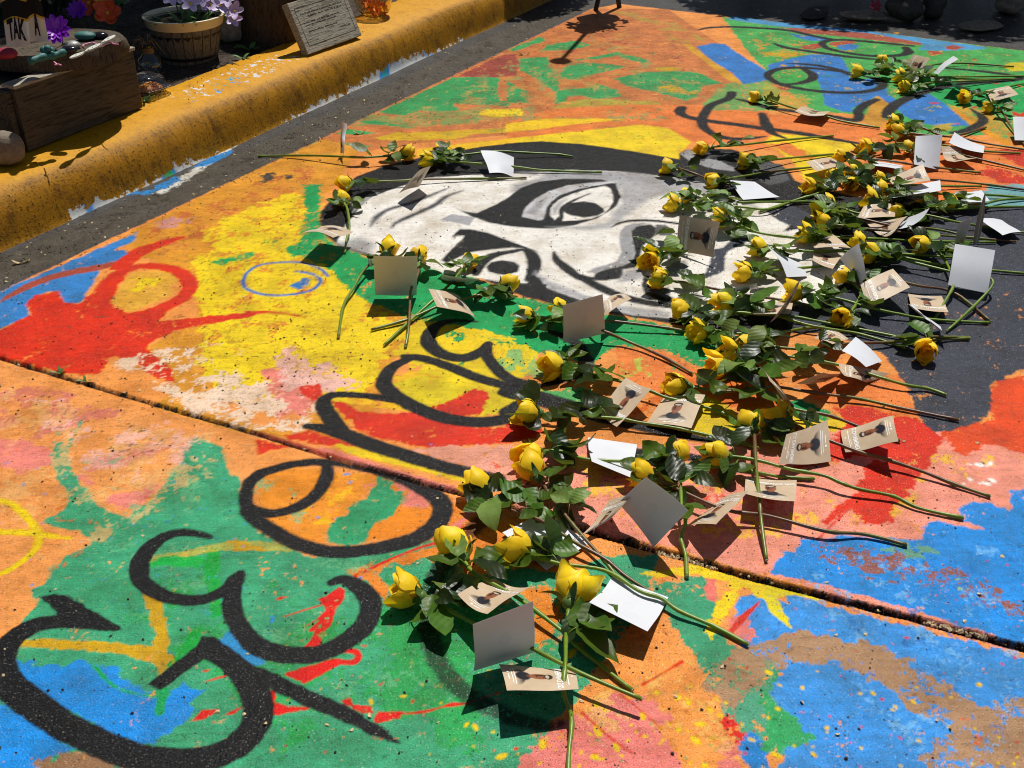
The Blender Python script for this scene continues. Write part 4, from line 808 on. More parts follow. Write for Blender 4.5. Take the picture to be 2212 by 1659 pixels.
def rose(hu, hv, stem, label, leaves=3, hs=1.0, var=None, up=0.0, lo=.07, hi=.45, lift=.012, dry=False, z0=0.0):
    """head at frame position (hu, hv); stem = frame positions from the neck to the cut end"""
    global NROSE; i = NROSE; NROSE += 1; rv = random.Random(900+i*7)
    hs *= 1.22; hz = .024*hs+z0
    head = G(hu, hv, hz); n = len(stem); pts = []
    for k, p in enumerate(stem):
        t = (k+1)/n; z = p[2] if len(p) > 2 else .006+z0+.020*(1-t)**1.2+lift*math.sin(math.pi*min(1, t*1.15))*(.6+.8*((i*37) % 10)/10)
        pts.append(G(p[0], p[1], max(z, .0045)))
    ax = (head-pts[0]); ax.z = 0; ax.normalize()
    root = empty('yellow_rose', (head.x, head.y, 0), 0, label, 'rose', 'yellow roses laid on the painted street')
    O0 = Vector((head.x, head.y, 0))
    bl = BLOOMS[var if var is not None else i % 6]
    axis = Vector((ax.x, ax.y, .12+up+rv.uniform(-.08, .1))).normalized()
    q = axis.to_track_quat('Z', 'Y').to_matrix() @ Matrix.Rotation(rv.uniform(0, 6.28), 3, 'Z')
    base = Vector((0, 0, hz))-axis*.024*hs
    Mx = Matrix.Translation(base) @ q.to_4x4() @ Matrix.Scale(hs, 4)
    b = link('bloom', bl[0], root); b.matrix_local = Mx
    for me, a in bl[1]:
        p = link('petal', me, b); p.matrix_local = Matrix.Rotation(a, 4, 'Z') @ Matrix.Rotation(rv.uniform(-.06, .12)+(.25 if rv.random() < .12 else 0), 4, 'Y') @ Matrix.Diagonal((1, 1, rv.uniform(.86, 1.12), 1))
    c = link('calyx', bl[2], root); c.matrix_local = Mx
    neck = O0+base-axis*.006
    path = spline([neck, neck-axis*.02]+pts, 5)
    rad = [max(.0026, .0040-.0004*math.cos(k*.9+i)) + (.0011 if k % 9 == 4 else 0) for k in range(len(path))]
    s = MB(); s.tube([p-O0 for p in path], rad, 7)
    L = len(path)
    for k in range(4, L-2, 5):
        a_ = rv.uniform(0, 6.28); s.tube([path[k]-O0, path[k]-O0+Vector((math.cos(a_)*.007, math.sin(a_)*.007, abs(math.sin(a_*1.7))*.005))], [.0016, .0003], 4)
    # leaves in threes on little stalks
    lv = []
    for g in range(leaves):
        t = lo+(hi+.06-lo)*(g+.25+.5*rv.random())/max(1, leaves); k = min(L-2, max(1, int(t*(L-1))))
        p = path[k]-O0; d = (path[k+1]-path[k-1]).normalized(); side = 1 if (g+i) % 2 else -1
        ang = side*rv.uniform(.35, 1.25)+rv.choice([0, 0, math.pi*.85]); dd = Matrix.Rotation(ang, 3, 'Z') @ Vector((-d.x, -d.y, 0)).normalized()
        st = rv.uniform(.020, .034); e = p+dd*st+Vector((0, 0, rv.uniform(.004, .022))); e.z = max(e.z, .010)
        s.tube([p, p.lerp(e, .5)+Vector((0, 0, .004)), e], [.0017, .0014, .0011], 5)
        for a2, off in ((0, 0.0), (1.05, -.007), (-1.05, -.007)) if rv.random() < .85 else ((.5, 0), (-.6, 0)):
            me = rv.choice(CRISP) if dry else rv.choice(LEAVES)
            dl = Matrix.Rotation(a2+rv.uniform(-.25, .25), 3, 'Z') @ dd
            lv.append((me, e+dd*off, math.atan2(dl.y, dl.x), rv.uniform(-.35, .45), rv.uniform(-.7, .7), rv.uniform(.7, 1.25)))
    so_ = s.build('stem', STEM, root, True)
    ce = MB(); d = (path[-1]-path[-2]).normalized(); pe = path[-1]-O0; ce.tube([pe, pe+d*.0012], [rad[-1]*.92]*2, 7); ce.build('cut_end', MT['stem_cut'], so_)
    for me, p, rz, ry, rx, sc_ in lv:
        o = link('leaf', me, root); o.location = p; o.rotation_euler = (rx, -ry, rz); o.scale = (sc_*hs*.95,)*3
        R = o.rotation_euler.to_matrix(); low = min((R @ Vector(c_)).z for c_ in [v.co for v in me.vertices][::4])*sc_*hs*.95+p.z
        if low < .002: o.location.z += .002-low
    return root

R = rose
# near bunch
R(875,1279, [(930,1294),(1020,1345),(1132,1392,.03),(1250,1452,.035),(1386,1510,.03)], 'rose at the bottom left of the bunch, stem run through the nearest upright card', 3, 1.15, 3)
R(1237,1272, [(1228,1318,.03),(1223,1362,.03),(1222,1425,.05),(1218,1496,.04),(1235,1552,.02),(1229,1629,.012),(1228,1690,.006)], 'wide open rose whose stem points straight down out of the picture', 2, 1.25, 3, lo=.2, hi=.4)
R(985,1184, [(1003,1215),(1028,1240),(1116,1290),(1213,1362),(1251,1400),(1366,1491)], 'tilted pointed rose lying on the faint black arc, left of its near twin', 2, 1.15, 2)
R(1118,1182, [(1151,1199),(1206,1217),(1306,1232),(1380,1276),(1428,1292),(1466,1319),(1541,1352),(1616,1392)], 'rose beside the white card, its brown stem ending farthest down on the yellow sunburst', 4, 1.15, 4, lo=.08, hi=.3)
R(1033,1054, [(1060,1075),(1100,1100),(1168,1124),(1243,1172),(1306,1207),(1351,1244),(1418,1287)], 'rose lying across the joint at the end of the black letter stroke', 5, 1.1, 1, lo=.08, hi=.45)
R(1146,985, [(1175,975),(1215,975),(1266,992),(1369,997),(1450,1003),(1531,1007),(1620,1018),(1690,1030),(1759,1034)], 'upper of the two stacked roses, its stem crossing the white card', 3, 1.1, 0, lo=.05, hi=.22)
R(1150,1014, [(1170,1040),(1195,1080),(1226,1119),(1253,1152),(1298,1202),(1331,1244),(1380,1316)], 'lower of the two stacked roses, with a reddish brown stem running down', 5, 1.05, 5, lo=.08, hi=.5)
R(1461,980, [(1465,1010),(1470,1050),(1473,1097),(1481,1127),(1471,1160),(1481,1200),(1484,1245)], 'rose facing away with its green stem coming straight down beside the diamond card', 5, 1.0, 2, lo=.1, hi=.45)
R(1388,1024, [(1415,1032),(1470,1060),(1571,1102),(1659,1114),(1784,1147),(1869,1154),(1959,1177)], 'rose behind the diamond tilted card, stem reaching to the blue paint', 3, 1.0, 3, lo=.1, hi=.35)
R(1546,982, [(1575,985),(1640,995),(1709,1014),(1779,1027),(1819,1044),(1859,1057),(1931,1072),(1984,1097),(2081,1119)], 'rose lying on the end of the lower black stroke, with the longest dark stem', 3, 1.05, 0, lo=.04, hi=.22)
R(1138,892, [(1168,893),(1230,897),(1331,904),(1390,914),(1456,924),(1520,938),(1581,952),(1640,968)], 'rose on the red paint at the left end of the upside down card', 5, 1.1, 1, lo=.08, hi=.4)
R(1623,917, [(1630,940),(1633,1000,.035),(1640,1076,.04),(1645,1130,.025),(1656,1210,.006)], 'rose seen from below with a dark sepal, above the biggest leaf', 3, 1.0, 4, lo=.1, hi=.35)
R(1686,897, [(1706,912),(1750,935),(1800,955),(1859,977),(1914,992),(1989,1017),(2060,1045),(2139,1072)], 'rose under the sharp white card edge, stem ending far out on the pink paint', 3, 1.05, 2, lo=.05, hi=.3)
R(1461,832, [(1490,836),(1560,845),(1620,842),(1674,836),(1740,845),(1804,854),(1861,862),(1949,882),(2071,907)], 'rose just above the card that reads the right way up', 5, 1.05, 0, lo=.2, hi=.45)
R(1546,790, [(1575,792),(1620,800),(1680,835),(1706,879),(1789,897),(1844,917),(1900,940),(1944,952)], 'large open rose at the left of the densest leaf pile', 5, 1.15, 5, lo=.06, hi=.4)
R(1571,762, [(1600,760),(1660,765),(1740,775),(1820,790),(1900,815),(1960,832),(2004,839),(2044,853)], 'rose in the middle of three tucked into the densest leaf pile', 6, 1.05, 1, lo=.08, hi=.45)
R(1616,748, [(1645,748),(1700,752),(1760,755),(1830,742),(1902,740),(1980,735),(2094,731)], 'smallest rose at the top of the densest leaf pile', 6, .95, 4, lo=.1, hi=.5)
R(1508,717, [(1540,713),(1590,720),(1660,722),(1730,710),(1780,706)], 'rose half hidden in leaves at the painted chin', 5, 1.0, 3, lo=.1, hi=.6)
R(1193,792, [(1220,790),(1281,808),(1346,825),(1406,845),(1444,860),(1511,876),(1560,892),(1600,912)], 'rose with a thick clump of dark leaves at the end of the black letter', 5, 1.1, 2, lo=.1, hi=.34)
R(1138,683, [(1168,686),(1220,690),(1306,693),(1370,699),(1431,707),(1500,718),(1556,728)], 'leftmost rose on the green band, in front of the upright card', 3, .95, 1, lo=.06, hi=.24)
R(1210,666, [(1235,680),(1265,695),(1298,712,.035),(1356,737),(1431,770),(1496,807)], 'rose peeking out behind the upright grey card on the green band', 2, .9, 0, lo=.1, hi=.25)
R(1471,670, [(1500,672),(1540,674),(1581,674),(1650,680),(1714,684),(1834,707),(1967,733)], 'wide rose at the tip of the painted cheek line', 4, 1.1, 3, lo=.12, hi=.42)
R(1563,655, [(1592,657),(1630,662),(1680,682),(1746,702),(1800,712),(1859,722),(1954,750)], 'rose just under the thin tan card edge', 5, 1.05, 0, lo=.1, hi=.42)
R(1423,602, [(1450,606),(1500,615),(1556,626),(1620,638),(1696,649),(1779,667)], 'rose on the painted mouth, directly below its open twin', 3, 1.05, 2, lo=.3, hi=.5)
R(1406,562, [(1425,548),(1445,525),(1475,512),(1520,506)], 'open rose on the painted nose with the spiral heart showing', 5, 1.05, 3, lo=.2, hi=.8)
R(1606,590, [(1632,592),(1659,587),(1696,582),(1750,577),(1814,572)], 'closed rose bud lying on the white painted chin', 3, .95, 0, lo=.12, hi=.34)
R(1638,535, [(1662,538),(1700,541),(1759,543),(1834,543),(1930,548),(2059,556)], 'rose at the corner of the slanting white card on the painted face', 3, 1.0, 1, lo=.1, hi=.3)
R(1561,470, [(1585,480),(1610,492),(1650,505),(1744,517),(1834,532),(1880,535)], 'rose above the standing portrait card on the painted face', 5, 1.0, 4, lo=.12, hi=.5)
R(1453,442, [(1478,443),(1531,436),(1600,437),(1659,436),(1720,436),(1779,435)], 'rose on the painted cheek next to the white card, left one of its pair', 5, .95, 0, lo=.12, hi=.55)
R(1486,424, [(1510,428),(1560,442),(1610,448),(1659,452),(1709,436),(1764,415)], 'rose partly covered by leaves behind the white card on the painted cheek', 4, .8, 2, lo=.15, hi=.45)
# right of the painted face
R(1791,437, [(1812,447),(1850,460),(1920,470),(2010,478)], 'topmost of the four roses stacked on the painted collar', 4, .9, 1)
R(1769,457, [(1798,463),(1850,470),(1930,488),(2020,495),(2081,508)], 'second rose down in the stack of four on the painted collar', 4, .95, 3)
R(1779,482, [(1806,486),(1850,492),(1930,500),(2000,506),(2080,512),(2195,522)], 'third rose down in the stack of four on the painted collar', 4, 1.05, 5)
R(1739,507, [(1765,508),(1800,512),(1850,515),(1920,517),(1990,521),(2150,523)], 'lowest rose in the stack of four, lying just below the others', 4, .95, 0)
R(1881,430, [(1905,434),(1940,440),(1990,450),(2059,458)], 'ruffled rose beside the tan card lit through from behind', 4, .95, 5)
R(2001,442, [(2022,447),(2060,452),(2120,448),(2230,446)], 'narrow rose with one petal pointing up, near the right white cards', 3, .8, 0)
R(2054,437, [(2076,443),(2110,446),(2160,432),(2240,428)], 'round rose lying against the white cards at the far right', 4, 1.0, 3)
R(1939,457, [(1965,459),(2010,466),(2060,478),(2130,490),(2230,505)], 'rose lying on top of two tan cards with portraits', 4, .9, 1)
R(1856,522, [(1874,530),(1950,560),(2060,588),(2144,605,.04),(2110,655,.02),(2045,715)], 'pointed rose wedged above the leaning lavender card', 2, .85, 2)
R(1881,547, [(1908,549),(1960,558),(2010,568),(2059,576),(2230,592)], 'rose lying to the right of the leaning lavender card', 4, 1.05, 0)
R(1991,530, [(2014,530),(2040,560),(2060,610,.03),(2042,650,.02),(2018,690)], 'rose lying alone left of the large lavender card', 4, 1.0, 4)
R(1716,630, [(1745,634),(1790,640),(1830,650),(1868,662),(1930,676),(2010,690),(2135,697)], 'wide rose behind the edge of a standing tan card', 4, 1.1, 5)
R(1821,685, [(1838,676),(1850,655),(1860,630),(1840,610)], 'small round rose lying tip down below the big dark leaves', 5, .95, 0, lo=.25, hi=.9)
R(2001,757, [(2003,738),(2010,728),(2040,728),(2093,729)], 'solitary rose head pointing toward the viewer on the slate paint', 2, 1.0, 0, lo=.2, hi=.5)
R(1824,597, [(1845,602),(1880,604),(1930,606),(1990,618),(2060,632),(2140,694)], 'rose almost hidden behind the leaning lavender card', 3, .85, 1)
# far right
R(1853,155, [(1878,158),(1930,155),(1980,148),(2030,138),(2090,137),(2190,144)], 'large rose alone at the left of the far group', 4, 1.05, 3)
R(1905,130, [(1922,140),(1945,152),(1990,166),(2060,166),(2230,164)], 'rose nearly covered by leaves at the back of the far group', 5, .75, 1, lo=.1, hi=.6)
R(1944,164, [(1968,167),(2010,167),(2060,169),(2120,171),(2190,171)], 'middle rose of the far group, above its front neighbour', 4, .9, 0)
R(1956,187, [(1982,185),(2020,178),(2080,176),(2150,172),(2194,170)], 'front rose of the far group, lying on the blue paint', 4, .95, 5)
R(2084,212, [(2104,206),(2130,200),(2165,190),(2225,178)], 'round rose lying left of the far portrait card on green paint', 4, .9, 4)
R(2136,232, [(2156,232),(2170,250),(2185,275),(2215,315)], 'thin pointed rose at the right edge with its stem running down', 4, .75, 0)
R(1931,265, [(1955,268),(1990,275),(2050,295),(2130,275)], 'rose with a green sepal over it on the blue paint, upper of a pair', 4, .95, 2)
R(1944,284, [(1968,288),(2010,293),(2065,297),(2130,310),(2230,325)], 'rose just below the one with the green sepal, lower of the pair', 4, .9, 5)
R(1871,317, [(1895,319),(1940,310),(1990,310),(2035,313),(2110,325),(2204,331)], 'open rose left of the upright pinkish card', 4, 1.05, 3)
R(1814,340, [(1840,341),(1880,343),(1940,350),(1980,357),(2050,365),(2118,373)], 'rose lying on the corner of a folded tan card on yellow paint', 3, .95, 1, lo=.15, hi=.4)
R(1964,322, [(1975,330),(1990,345),(2050,330),(2120,345),(2225,370)], 'rose half hidden behind the upright pinkish card', 3, .75, 0)
R(1843,370, [(1865,376),(1900,385),(1960,392),(2010,388),(2120,397),(2213,410)], 'double looking rose at the top of the right hand bunch', 4, .95, 5)
R(1801,380, [(1822,384),(1850,392),(1890,400),(1950,405)], 'rose left of the double looking one, resting on leaves', 4, .85, 2)
R(1840,397, [(1852,388),(1880,378),(1930,385)], 'rose pointing toward the viewer in the right hand bunch', 4, .9, 0)
R(1749,402, [(1772,400),(1790,406),(1760,420),(1709,435),(1640,458)], 'rose on the painted hair beside a bent brown stem', 3, .95, 4)
R(1901,386, [(1922,390),(1960,398),(2030,402),(2120,402)], 'rose beside the tilted portrait card in the right hand bunch', 4, .8, 1)
R(1904,408, [(1925,410),(1980,415),(2060,420),(2140,421),(2235,429)], 'rose just below the tilted portrait card', 4, .85, 3)
# on the hair and left side
R(1633,210, [(1655,212),(1680,222),(1720,235),(1780,250),(1820,262),(1900,276)], 'rose with withered leaves by the lettering at the back', 2, .85, 0, dry=True, lo=.14, hi=.24)
R(1516,320, [(1540,317),(1600,313),(1660,306),(1720,300),(1800,293)], 'rose at the top of the painted ear', 3, .9, 1, lo=.3, hi=.5)
R(1608,347, [(1634,350),(1660,346),(1720,340),(1800,333)], 'open rose on the painted ear with its lip pointing up', 4, 1.0, 3)
R(1443,360, [(1468,364),(1500,375),(1530,386),(1580,400)], 'rose on the painted hair at the left of the ear', 3, .9, 2)
R(1543,390, [(1566,388),(1610,380),(1670,370),(1765,360)], 'low round rose beside the white card on the painted hair', 4, .9, 0)
R(880,332, [(858,335),(820,338),(780,340),(735,338),(680,336),(620,336),(558,337)], 'rose with its stem reaching left into the gutter', 4, .95, 1, lo=.1, hi=.4)
R(923,347, [(950,345),(990,350),(1040,354),(1110,360),(1180,368),(1300,372)], 'rose in front of another, stem passing under the white card on the hair', 5, .95, 4, lo=.1, hi=.35)
R(950,327, [(972,330),(1010,333),(1070,327),(1140,330),(1200,333),(1237,338)], 'rose behind another at the left end of the painted hair', 5, .8, 2, lo=.1, hi=.4)
R(745,396, [(770,393),(820,392),(870,390),(920,387),(1010,386),(1137,384)], 'rose on the yellow paint at the left tip of the painted hair', 2, 1.0, 5, lo=.1, hi=.35)
R(740,430, [(748,445),(752,460),(755,490),(748,520),(745,545)], 'rose pointing away with a short stem curving toward the viewer', 2, .9, 0, lo=.05, hi=.35)
R(840,537, [(825,555),(800,570),(780,592),(765,620),(742,660),(731,728)], 'leftmost of the two roses behind the square grey card', 3, 1.0, 3, lo=.15, hi=.4)
R(905,552, [(908,572),(900,600),(888,625,.04),(885,670,.03),(882,715,.02),(876,748)], 'rose whose stem pierces the square grey card', 2, .85, 2, lo=.1, hi=.25)
R(1016,566, [(1000,580),(980,605),(945,640),(900,680),(830,745)], 'rose facing away next to the painted far eye', 4, .8, 0, lo=.1, hi=.5)
R(1095,615, [(1070,622),(1045,635),(1018,642),(955,658),(880,690),(802,712)], 'rose under the painted far eye with its stem running left', 4, .95, 1, lo=.1, hi=.35)

# ---------------------------------------------------------------- memorial cards (4 1/4 x 5 1/2 inch)
CW, CH = .108, .140
def card_mats():
    k = NT('card_front'); uv = k.n('TexCoord').outputs['UV']; sp = k.n('SeparateXYZ'); k.l(uv, sp.inputs[0]); X, Y = sp.outputs[0], sp.outputs[1]
    col = k.ramp(k.noise(2.2, 3, .5, uv), [(.3, lin((186,162,132))), (.7, lin((206,184,154)))])
    def E(cx, cy, rx, ry, soft):                              # soft edged oval of the print, 1 inside
        a = k.math('POWER', k.math('DIVIDE', k.math('SUBTRACT', X, cx), rx), 2); b = k.math('POWER', k.math('DIVIDE', k.math('SUBTRACT', Y, cy), ry), 2)
        d = k.math('SUBTRACT', 1, k.math('SQRT', k.math('ADD', a, b))); n = k.n('Math', operation='DIVIDE', use_clamp=True); k.l(d, n.inputs[0]); n.inputs[1].default_value = soft; return n.outputs[0]
    above = k.n('Math', operation='DIVIDE', use_clamp=True); k.l(k.math('SUBTRACT', Y, .15), above.inputs[0]); above.inputs[1].default_value = .12
    coat = k.math('MAXIMUM', k.math('MULTIPLY', E(.5, .17, .36, .15, .18), above.outputs[0]), E(.5, .27, .20, .12, .25))
    for m, c in ((coat, (22,24,34)), (E(.5, .39, .075, .09, .15), (96,54,36)), (E(.5, .50, .118, .155, .10), (140,84,54)), (E(.452, .50, .05, .11, .6), (62,34,24)),
                 (E(.5, .615, .120, .065, .15), (44,40,38)), (E(.5, .60, .088, .030, .3), (186,168,142)), (E(.457, .545, .026, .012, .4), (26,16,14)), (E(.545, .545, .026, .012, .4), (26,16,14)), (E(.505, .455, .038, .014, .5), (70,34,28)), (E(.515, .50, .018, .03, .8), (92,52,36))):
        col = k.mix(m, col, lin(c))
    k.set(Base_Color=col, Roughness=.5, Specular_IOR_Level=.35); k.translucent((.5, .5, .5), .07); MT['card_front'] = k.m
    k = NT('card_back'); uv = k.n('TexCoord').outputs['UV']
    sp = k.n('SeparateXYZ'); k.l(uv, sp.inputs[0]); X, Y = sp.outputs[0], sp.outputs[1]
    bcol = k.ramp(k.noise(2, 3, .5, uv), [(.3, (.76, .78, .82)), (.7, (.80, .82, .86))])
    tcol = k.mix(k.math('MAXIMUM', E(.5, .24, .34, .16, .3), E(.5, .5, .12, .16, .3)), (.50, .50, .52), (.20, .20, .21))
    k.set(Base_Color=bcol, Roughness=.5, Specular_IOR_Level=.35); k.translucent(tcol, .2); MT['card_back'] = k.m
    simple('print_white', (238,234,226), .5, .03)
card_mats()
def text_mesh(s, size, wx=1.0):
    cu = bpy.data.curves.new('lettering', 'FONT'); cu.body = s; cu.size = size; cu.align_x = 'CENTER'; cu.resolution_u = 2; cu.offset = size*.035
    o = bpy.data.objects.new('lettering', cu); COL.objects.link(o); bpy.context.view_layer.update()
    me = bpy.data.meshes.new_from_object(o.evaluated_get(bpy.context.evaluated_depsgraph_get()))
    v = [(p.co.x*wx, p.co.y) for p in me.vertices]; f = [tuple(p.vertices) for p in me.polygons]
    bpy.data.objects.remove(o); bpy.data.curves.remove(cu); bpy.data.meshes.remove(me); return v, f
TITLE = text_mesh('REMEMBRANCE 2025', .092, .84)
def ell(cx, cy, rx, ry, n=20, a0=0, a1=2*math.pi): return [(cx+rx*math.cos(a0+(a1-a0)*i/(n-1)), cy+ry*math.sin(a0+(a1-a0)*i/(n-1))) for i in range(n)]
# small printed lines in card units: x0, x1, y0, y1
PRINT = [(.14, .86, .87, .882), (.18, .40, .842, .852), (.2, .82, .150, .161), (.24, .78, .115, .125), (.36, .42, .055, .085), (.45, .66, .063, .078), (.46, .54, .93, .945)]
def fit(c):
    """slide each corner along its own line of sight until the card is a true rectangle of about its real size"""
    uv = [(p[0], p[1]) for p in c]; z0 = np.array([p[2] for p in c]); res = None
    for sc_ in (1.0, 1.06, 1.12, 1.18):
        w_, h_ = CW*sc_, CH*sc_; d = math.hypot(w_, h_); z = z0.copy()
        def cost(z):
            P = [G(u, v, zz) for (u, v), zz in zip(uv, z)]
            e = [(P[1]-P[0]).length-w_, (P[2]-P[3]).length-w_, (P[3]-P[0]).length-h_, (P[2]-P[1]).length-h_, ((P[2]-P[0]).length-d)*.7, ((P[3]-P[1]).length-d)*.7]
            return sum(x*x for x in e)+.09*float(((z-z0)**2).sum())
        step = .03; best = cost(z)
        while step > .0008:
            imp = False
            for i in range(4):
                for s in (step, -step):
                    y = z.copy(); y[i] = min(.16, max(.007, y[i]+s)); q = cost(y)
                    if q < best-1e-12: z, best, imp = y, q, True
            if not imp: step *= .5
        if res is None or best < res[0]: res = (best, z)
    return [G(u, v, zz) for (u, v), zz in zip(uv, res[1])]
NCARD = 0
def card(corners, label, front=True, bend=.008, flat=False):
    """corners: TL TR BR BL of the printed side as (u, v, guessed height); front False = the white back faces us"""
    global NCARD; i = NCARD; NCARD += 1
    P = [G(*c) for c in corners] if flat else fit(corners)
    if not front: P = [P[1], P[0], P[3], P[2]]               # printed side turned away
    TL, TR, BR_, BL_ = P; cen = (TL+TR+BR_+BL_)/4; O0 = Vector((cen.x, cen.y, 0))
    nrm = (TR-TL).cross(BL_-TL); nrm = -nrm.normalized() if nrm.length > 0 else Vector((0, 0, 1))
    if not front: pass
    bz = bend*(1 if i % 2 else -1)
    def S(x, y, off=0.0):
        p = BL_*(1-x)*(1-y)+BR_*x*(1-y)+TR*x*y+TL*(1-x)*y
        p = p+nrm*(bz*(math.sin(math.pi*(x if i % 3 else y))+.25*math.sin(2*math.pi*y+i))-bz*.3)
        return Vector((p.x, p.y, max(p.z, .0040)))+nrm*off-O0
    # with our winding the printed side looks along +nrm_f
    fn = (TR-TL).cross(TL-BL_).normalized(); sgn = 1.0 if fn.dot(nrm) > 0 else -1.0
    n = 9; T = .0004; vs = []; fs = []; mi = []; uvs = []
    for off in (0, -T*sgn):
        for a in range(n):
            for b in range(n): vs.append(S(b/(n-1), a/(n-1), off))
    for a in range(n-1):
        for b in range(n-1):
            q = a*n+b; fs.append((q, q+1, q+n+1, q+n)); mi.append(0)
            q += n*n; fs.append((q, q+n, q+n+1, q+1)); mi.append(1)
    me = bpy.data.meshes.new('paper'); me.from_pydata([tuple(v) for v in vs], [], fs); me.polygons.foreach_set('material_index', mi); me.polygons.foreach_set('use_smooth', [True]*len(fs))
    uv = me.uv_layers.new(name='UVMap')
    for lp in me.loops: q = lp.vertex_index % (n*n); uv.data[lp.index].uv = ((q % n)/(n-1), (q//n)/(n-1))
    me.update()
    root = empty('memorial_card', O0, 0, label, 'card', 'memorial cards on the rose stems')
    pp = link('paper', me, root, [MT['card_front'], MT['card_back']])
    # print on the front
    m = MB()
    for x0, x1, y0, y1 in PRINT:
        q = [x0+(x1-x0)*t/6 for t in range(7)]
        m.add([S(x, y, .0005*sgn) for x in q for y in (y0, y1)], [(2*t, 2*t+2, 2*t+3, 2*t+1) for t in range(6)])
    tag(m.build('printed_small_lines', MT['print_white'], pp), kind='stuff')
    m = MB(); m.add([S(.5+x*CH/CW, .72+y*1.2, 0.0006*sgn) for x, y in TITLE[0]], TITLE[1]); m.build('printed_title', MT['print_white'], pp)
    return root
Cd = card
def C4(s, zs): return [(*p, z) for p, z in zip(O(s), zs)]
Cd(C4('1022,1350 1152,1300 1153,1411 1024,1451', (.11,.12,.012,.006)), 'nearest upright card, its blank grey back toward us, stem piercing its corner', False, .006)
Cd(C4('1240,1446 1250,1488 1095,1491 1078,1434', (.045,.06,.05,.03)), 'nearest card lying on its side with the portrait, just below the upright one', True, .004)
Cd(C4('1068,1249 1143,1269 1053,1327 988,1284', (.02,.03,.03,.02)), 'tan portrait card half under rose leaves behind the nearest upright card', True, .008)
Cd(C4('1321,1249 1443,1293 1398,1367 1272,1304', (.015,.02,.05,.03)), 'bright white blank card with a brown stem lying over it, nearest of the white ones', False, .010)
Cd(C4('1172,1108 1275,1172 1180,1232 1085,1150', (.009,.009,.009,.009)), 'white card mostly covered by leaves beside the joint', False, .001, True)
Cd(C4('1396,1029 1488,1101 1413,1181 1336,1085', (.11,.07,.005,.05)), 'diamond tilted card standing on one corner, portrait faintly showing through', False, .004)
Cd(C4('1371,1067 1318,1082 1238,1171 1283,1144', (.06,.05,.01,.02)), 'slim curled card seen from its grey underside left of the diamond one', False, .006)
Cd(C4('1556,1078 1616,1060 1546,1132 1482,1137', (.05,.07,.02,.01)), 'tan card leaning away to the right of the diamond one', True, .004)
Cd(C4('1611,1029 1721,1037 1719,1083 1608,1066', (.02,.02,.035,.035)), 'tan card with the portrait lying flat and lowest on the pink paint', True, .004)
Cd(C4('1270,947 1376,962 1363,1034 1278,999', (.03,.03,.005,.01)), 'white curved blank card with a brown stem across it on red and pink paint', False, .012)
Cd(C4('1333,924 1291,889 1353,817 1408,842', (.02,.03,.02,.01)), 'tan card lying upside down left of the one that reads the right way up', True, .006)
Cd(C4('1438,851 1523,851 1493,923 1396,913', (.045,.045,.02,.02)), 'tan card with the title the right way up, on yellow and orange paint', True, .004)
Cd(C4('1681,1003 1697,940 1786,908 1793,998', (.02,.03,.05,.02)), 'large sideways tan card with the portrait, beside the biggest leaf', True, .008)
Cd(C4('1826,977 1816,928 1929,896 1940,952', (.006,.03,.06,.045)), 'sideways tan card farthest right on the red paint', True, .008)
Cd(C4('1825,812 1812,785 1921,807 1872,826', (.02,.03,.03,.03)), 'flat tan card at the edge of the orange paint with a sharp right corner', True, .004)
Cd(C4('1721,829 1779,805 1819,808 1784,825', (.02,.03,.03,.02)), 'tan card edge to the left of the sharp cornered one', True, .004)
Cd(C4('1849,727 1906,780 1871,792 1819,757', (.01,.01,.02,.02)), 'white card crossed by a curved stem shadow on the slate paint', False, .004)
Cd(C4('1789,706 1834,731 1799,742 1759,730', (.01,.02,.02,.01)), 'tan card partly under the white one on the slate paint', True, .003)
Cd(C4('2063,526 2150,540 2133,633 2048,615', (.115,.12,.01,.01)), 'large upright lavender looking blank card at the right', False, .004)
Cd(C4('2066,487 2099,470 2081,526 2063,525', (.12,.12,.06,.06)), 'narrow edge of a card standing right behind the large lavender one', False, .004)
Cd(C4('1814,559 1855,526 1873,600 1859,617', (.08,.12,.05,.02)), 'leaning lavender blank card in the middle of the right hand bunch', False, .004)
Cd(C4('1876,670 1859,615 1929,580 1966,620', (.02,.06,.08,.05)), 'tilted tan portrait card propped on stems, below the leaning lavender one', True, .010)
Cd(C4('2049,675 1969,665 1961,635 2034,640', (.01,.015,.015,.01)), 'tan portrait card lying flat under crossing stems on the slate paint', True, .003)
Cd(C4('1951,650 1971,660 2044,725 2031,707', (.05,.05,.02,.01)), 'thin white card edge above the solitary rose', False, .004)
Cd(C4('1659,530 1709,555 1746,595 1701,597', (.07,.04,.005,.01)), 'slanting white card on the white painted chin', False, .006)
Cd(C4('1839,535 1762,535 1751,528 1794,502', (.02,.02,.02,.03)), 'tan portrait card under a long green stem on the painted collar', True, .004)
Cd(C4('1799,581 1754,562 1762,540 1819,552', (.01,.02,.02,.02)), 'upside down tan card just left of the leaning lavender one', True, .003)
Cd(C4('1849,475 1866,445 1930,440 1935,468', (.02,.04,.04,.02)), 'curved tan portrait card under a rose, left one of two together', True, .008)
Cd(C4('1925,508 1896,506 1862,475 1961,468', (.02,.02,.03,.04)), 'upside down curved tan card in front of another portrait card', True, .008)
Cd(C4('2009,451 1975,487 1929,500 1948,478', (.07,.03,.01,.03)), 'tan card standing on edge to the right of two curved ones', False, .006)
Cd(C4('1930,425 2009,412 1985,442 1925,437', (.05,.06,.02,.02)), 'tan card glowing from light behind it, above the curved ones', True, .006)
Cd(C4('2050,418 2120,412 2138,434 2078,442', (.01,.01,.02,.02)), 'white blank card under stems beside the teal paint', False, .003)
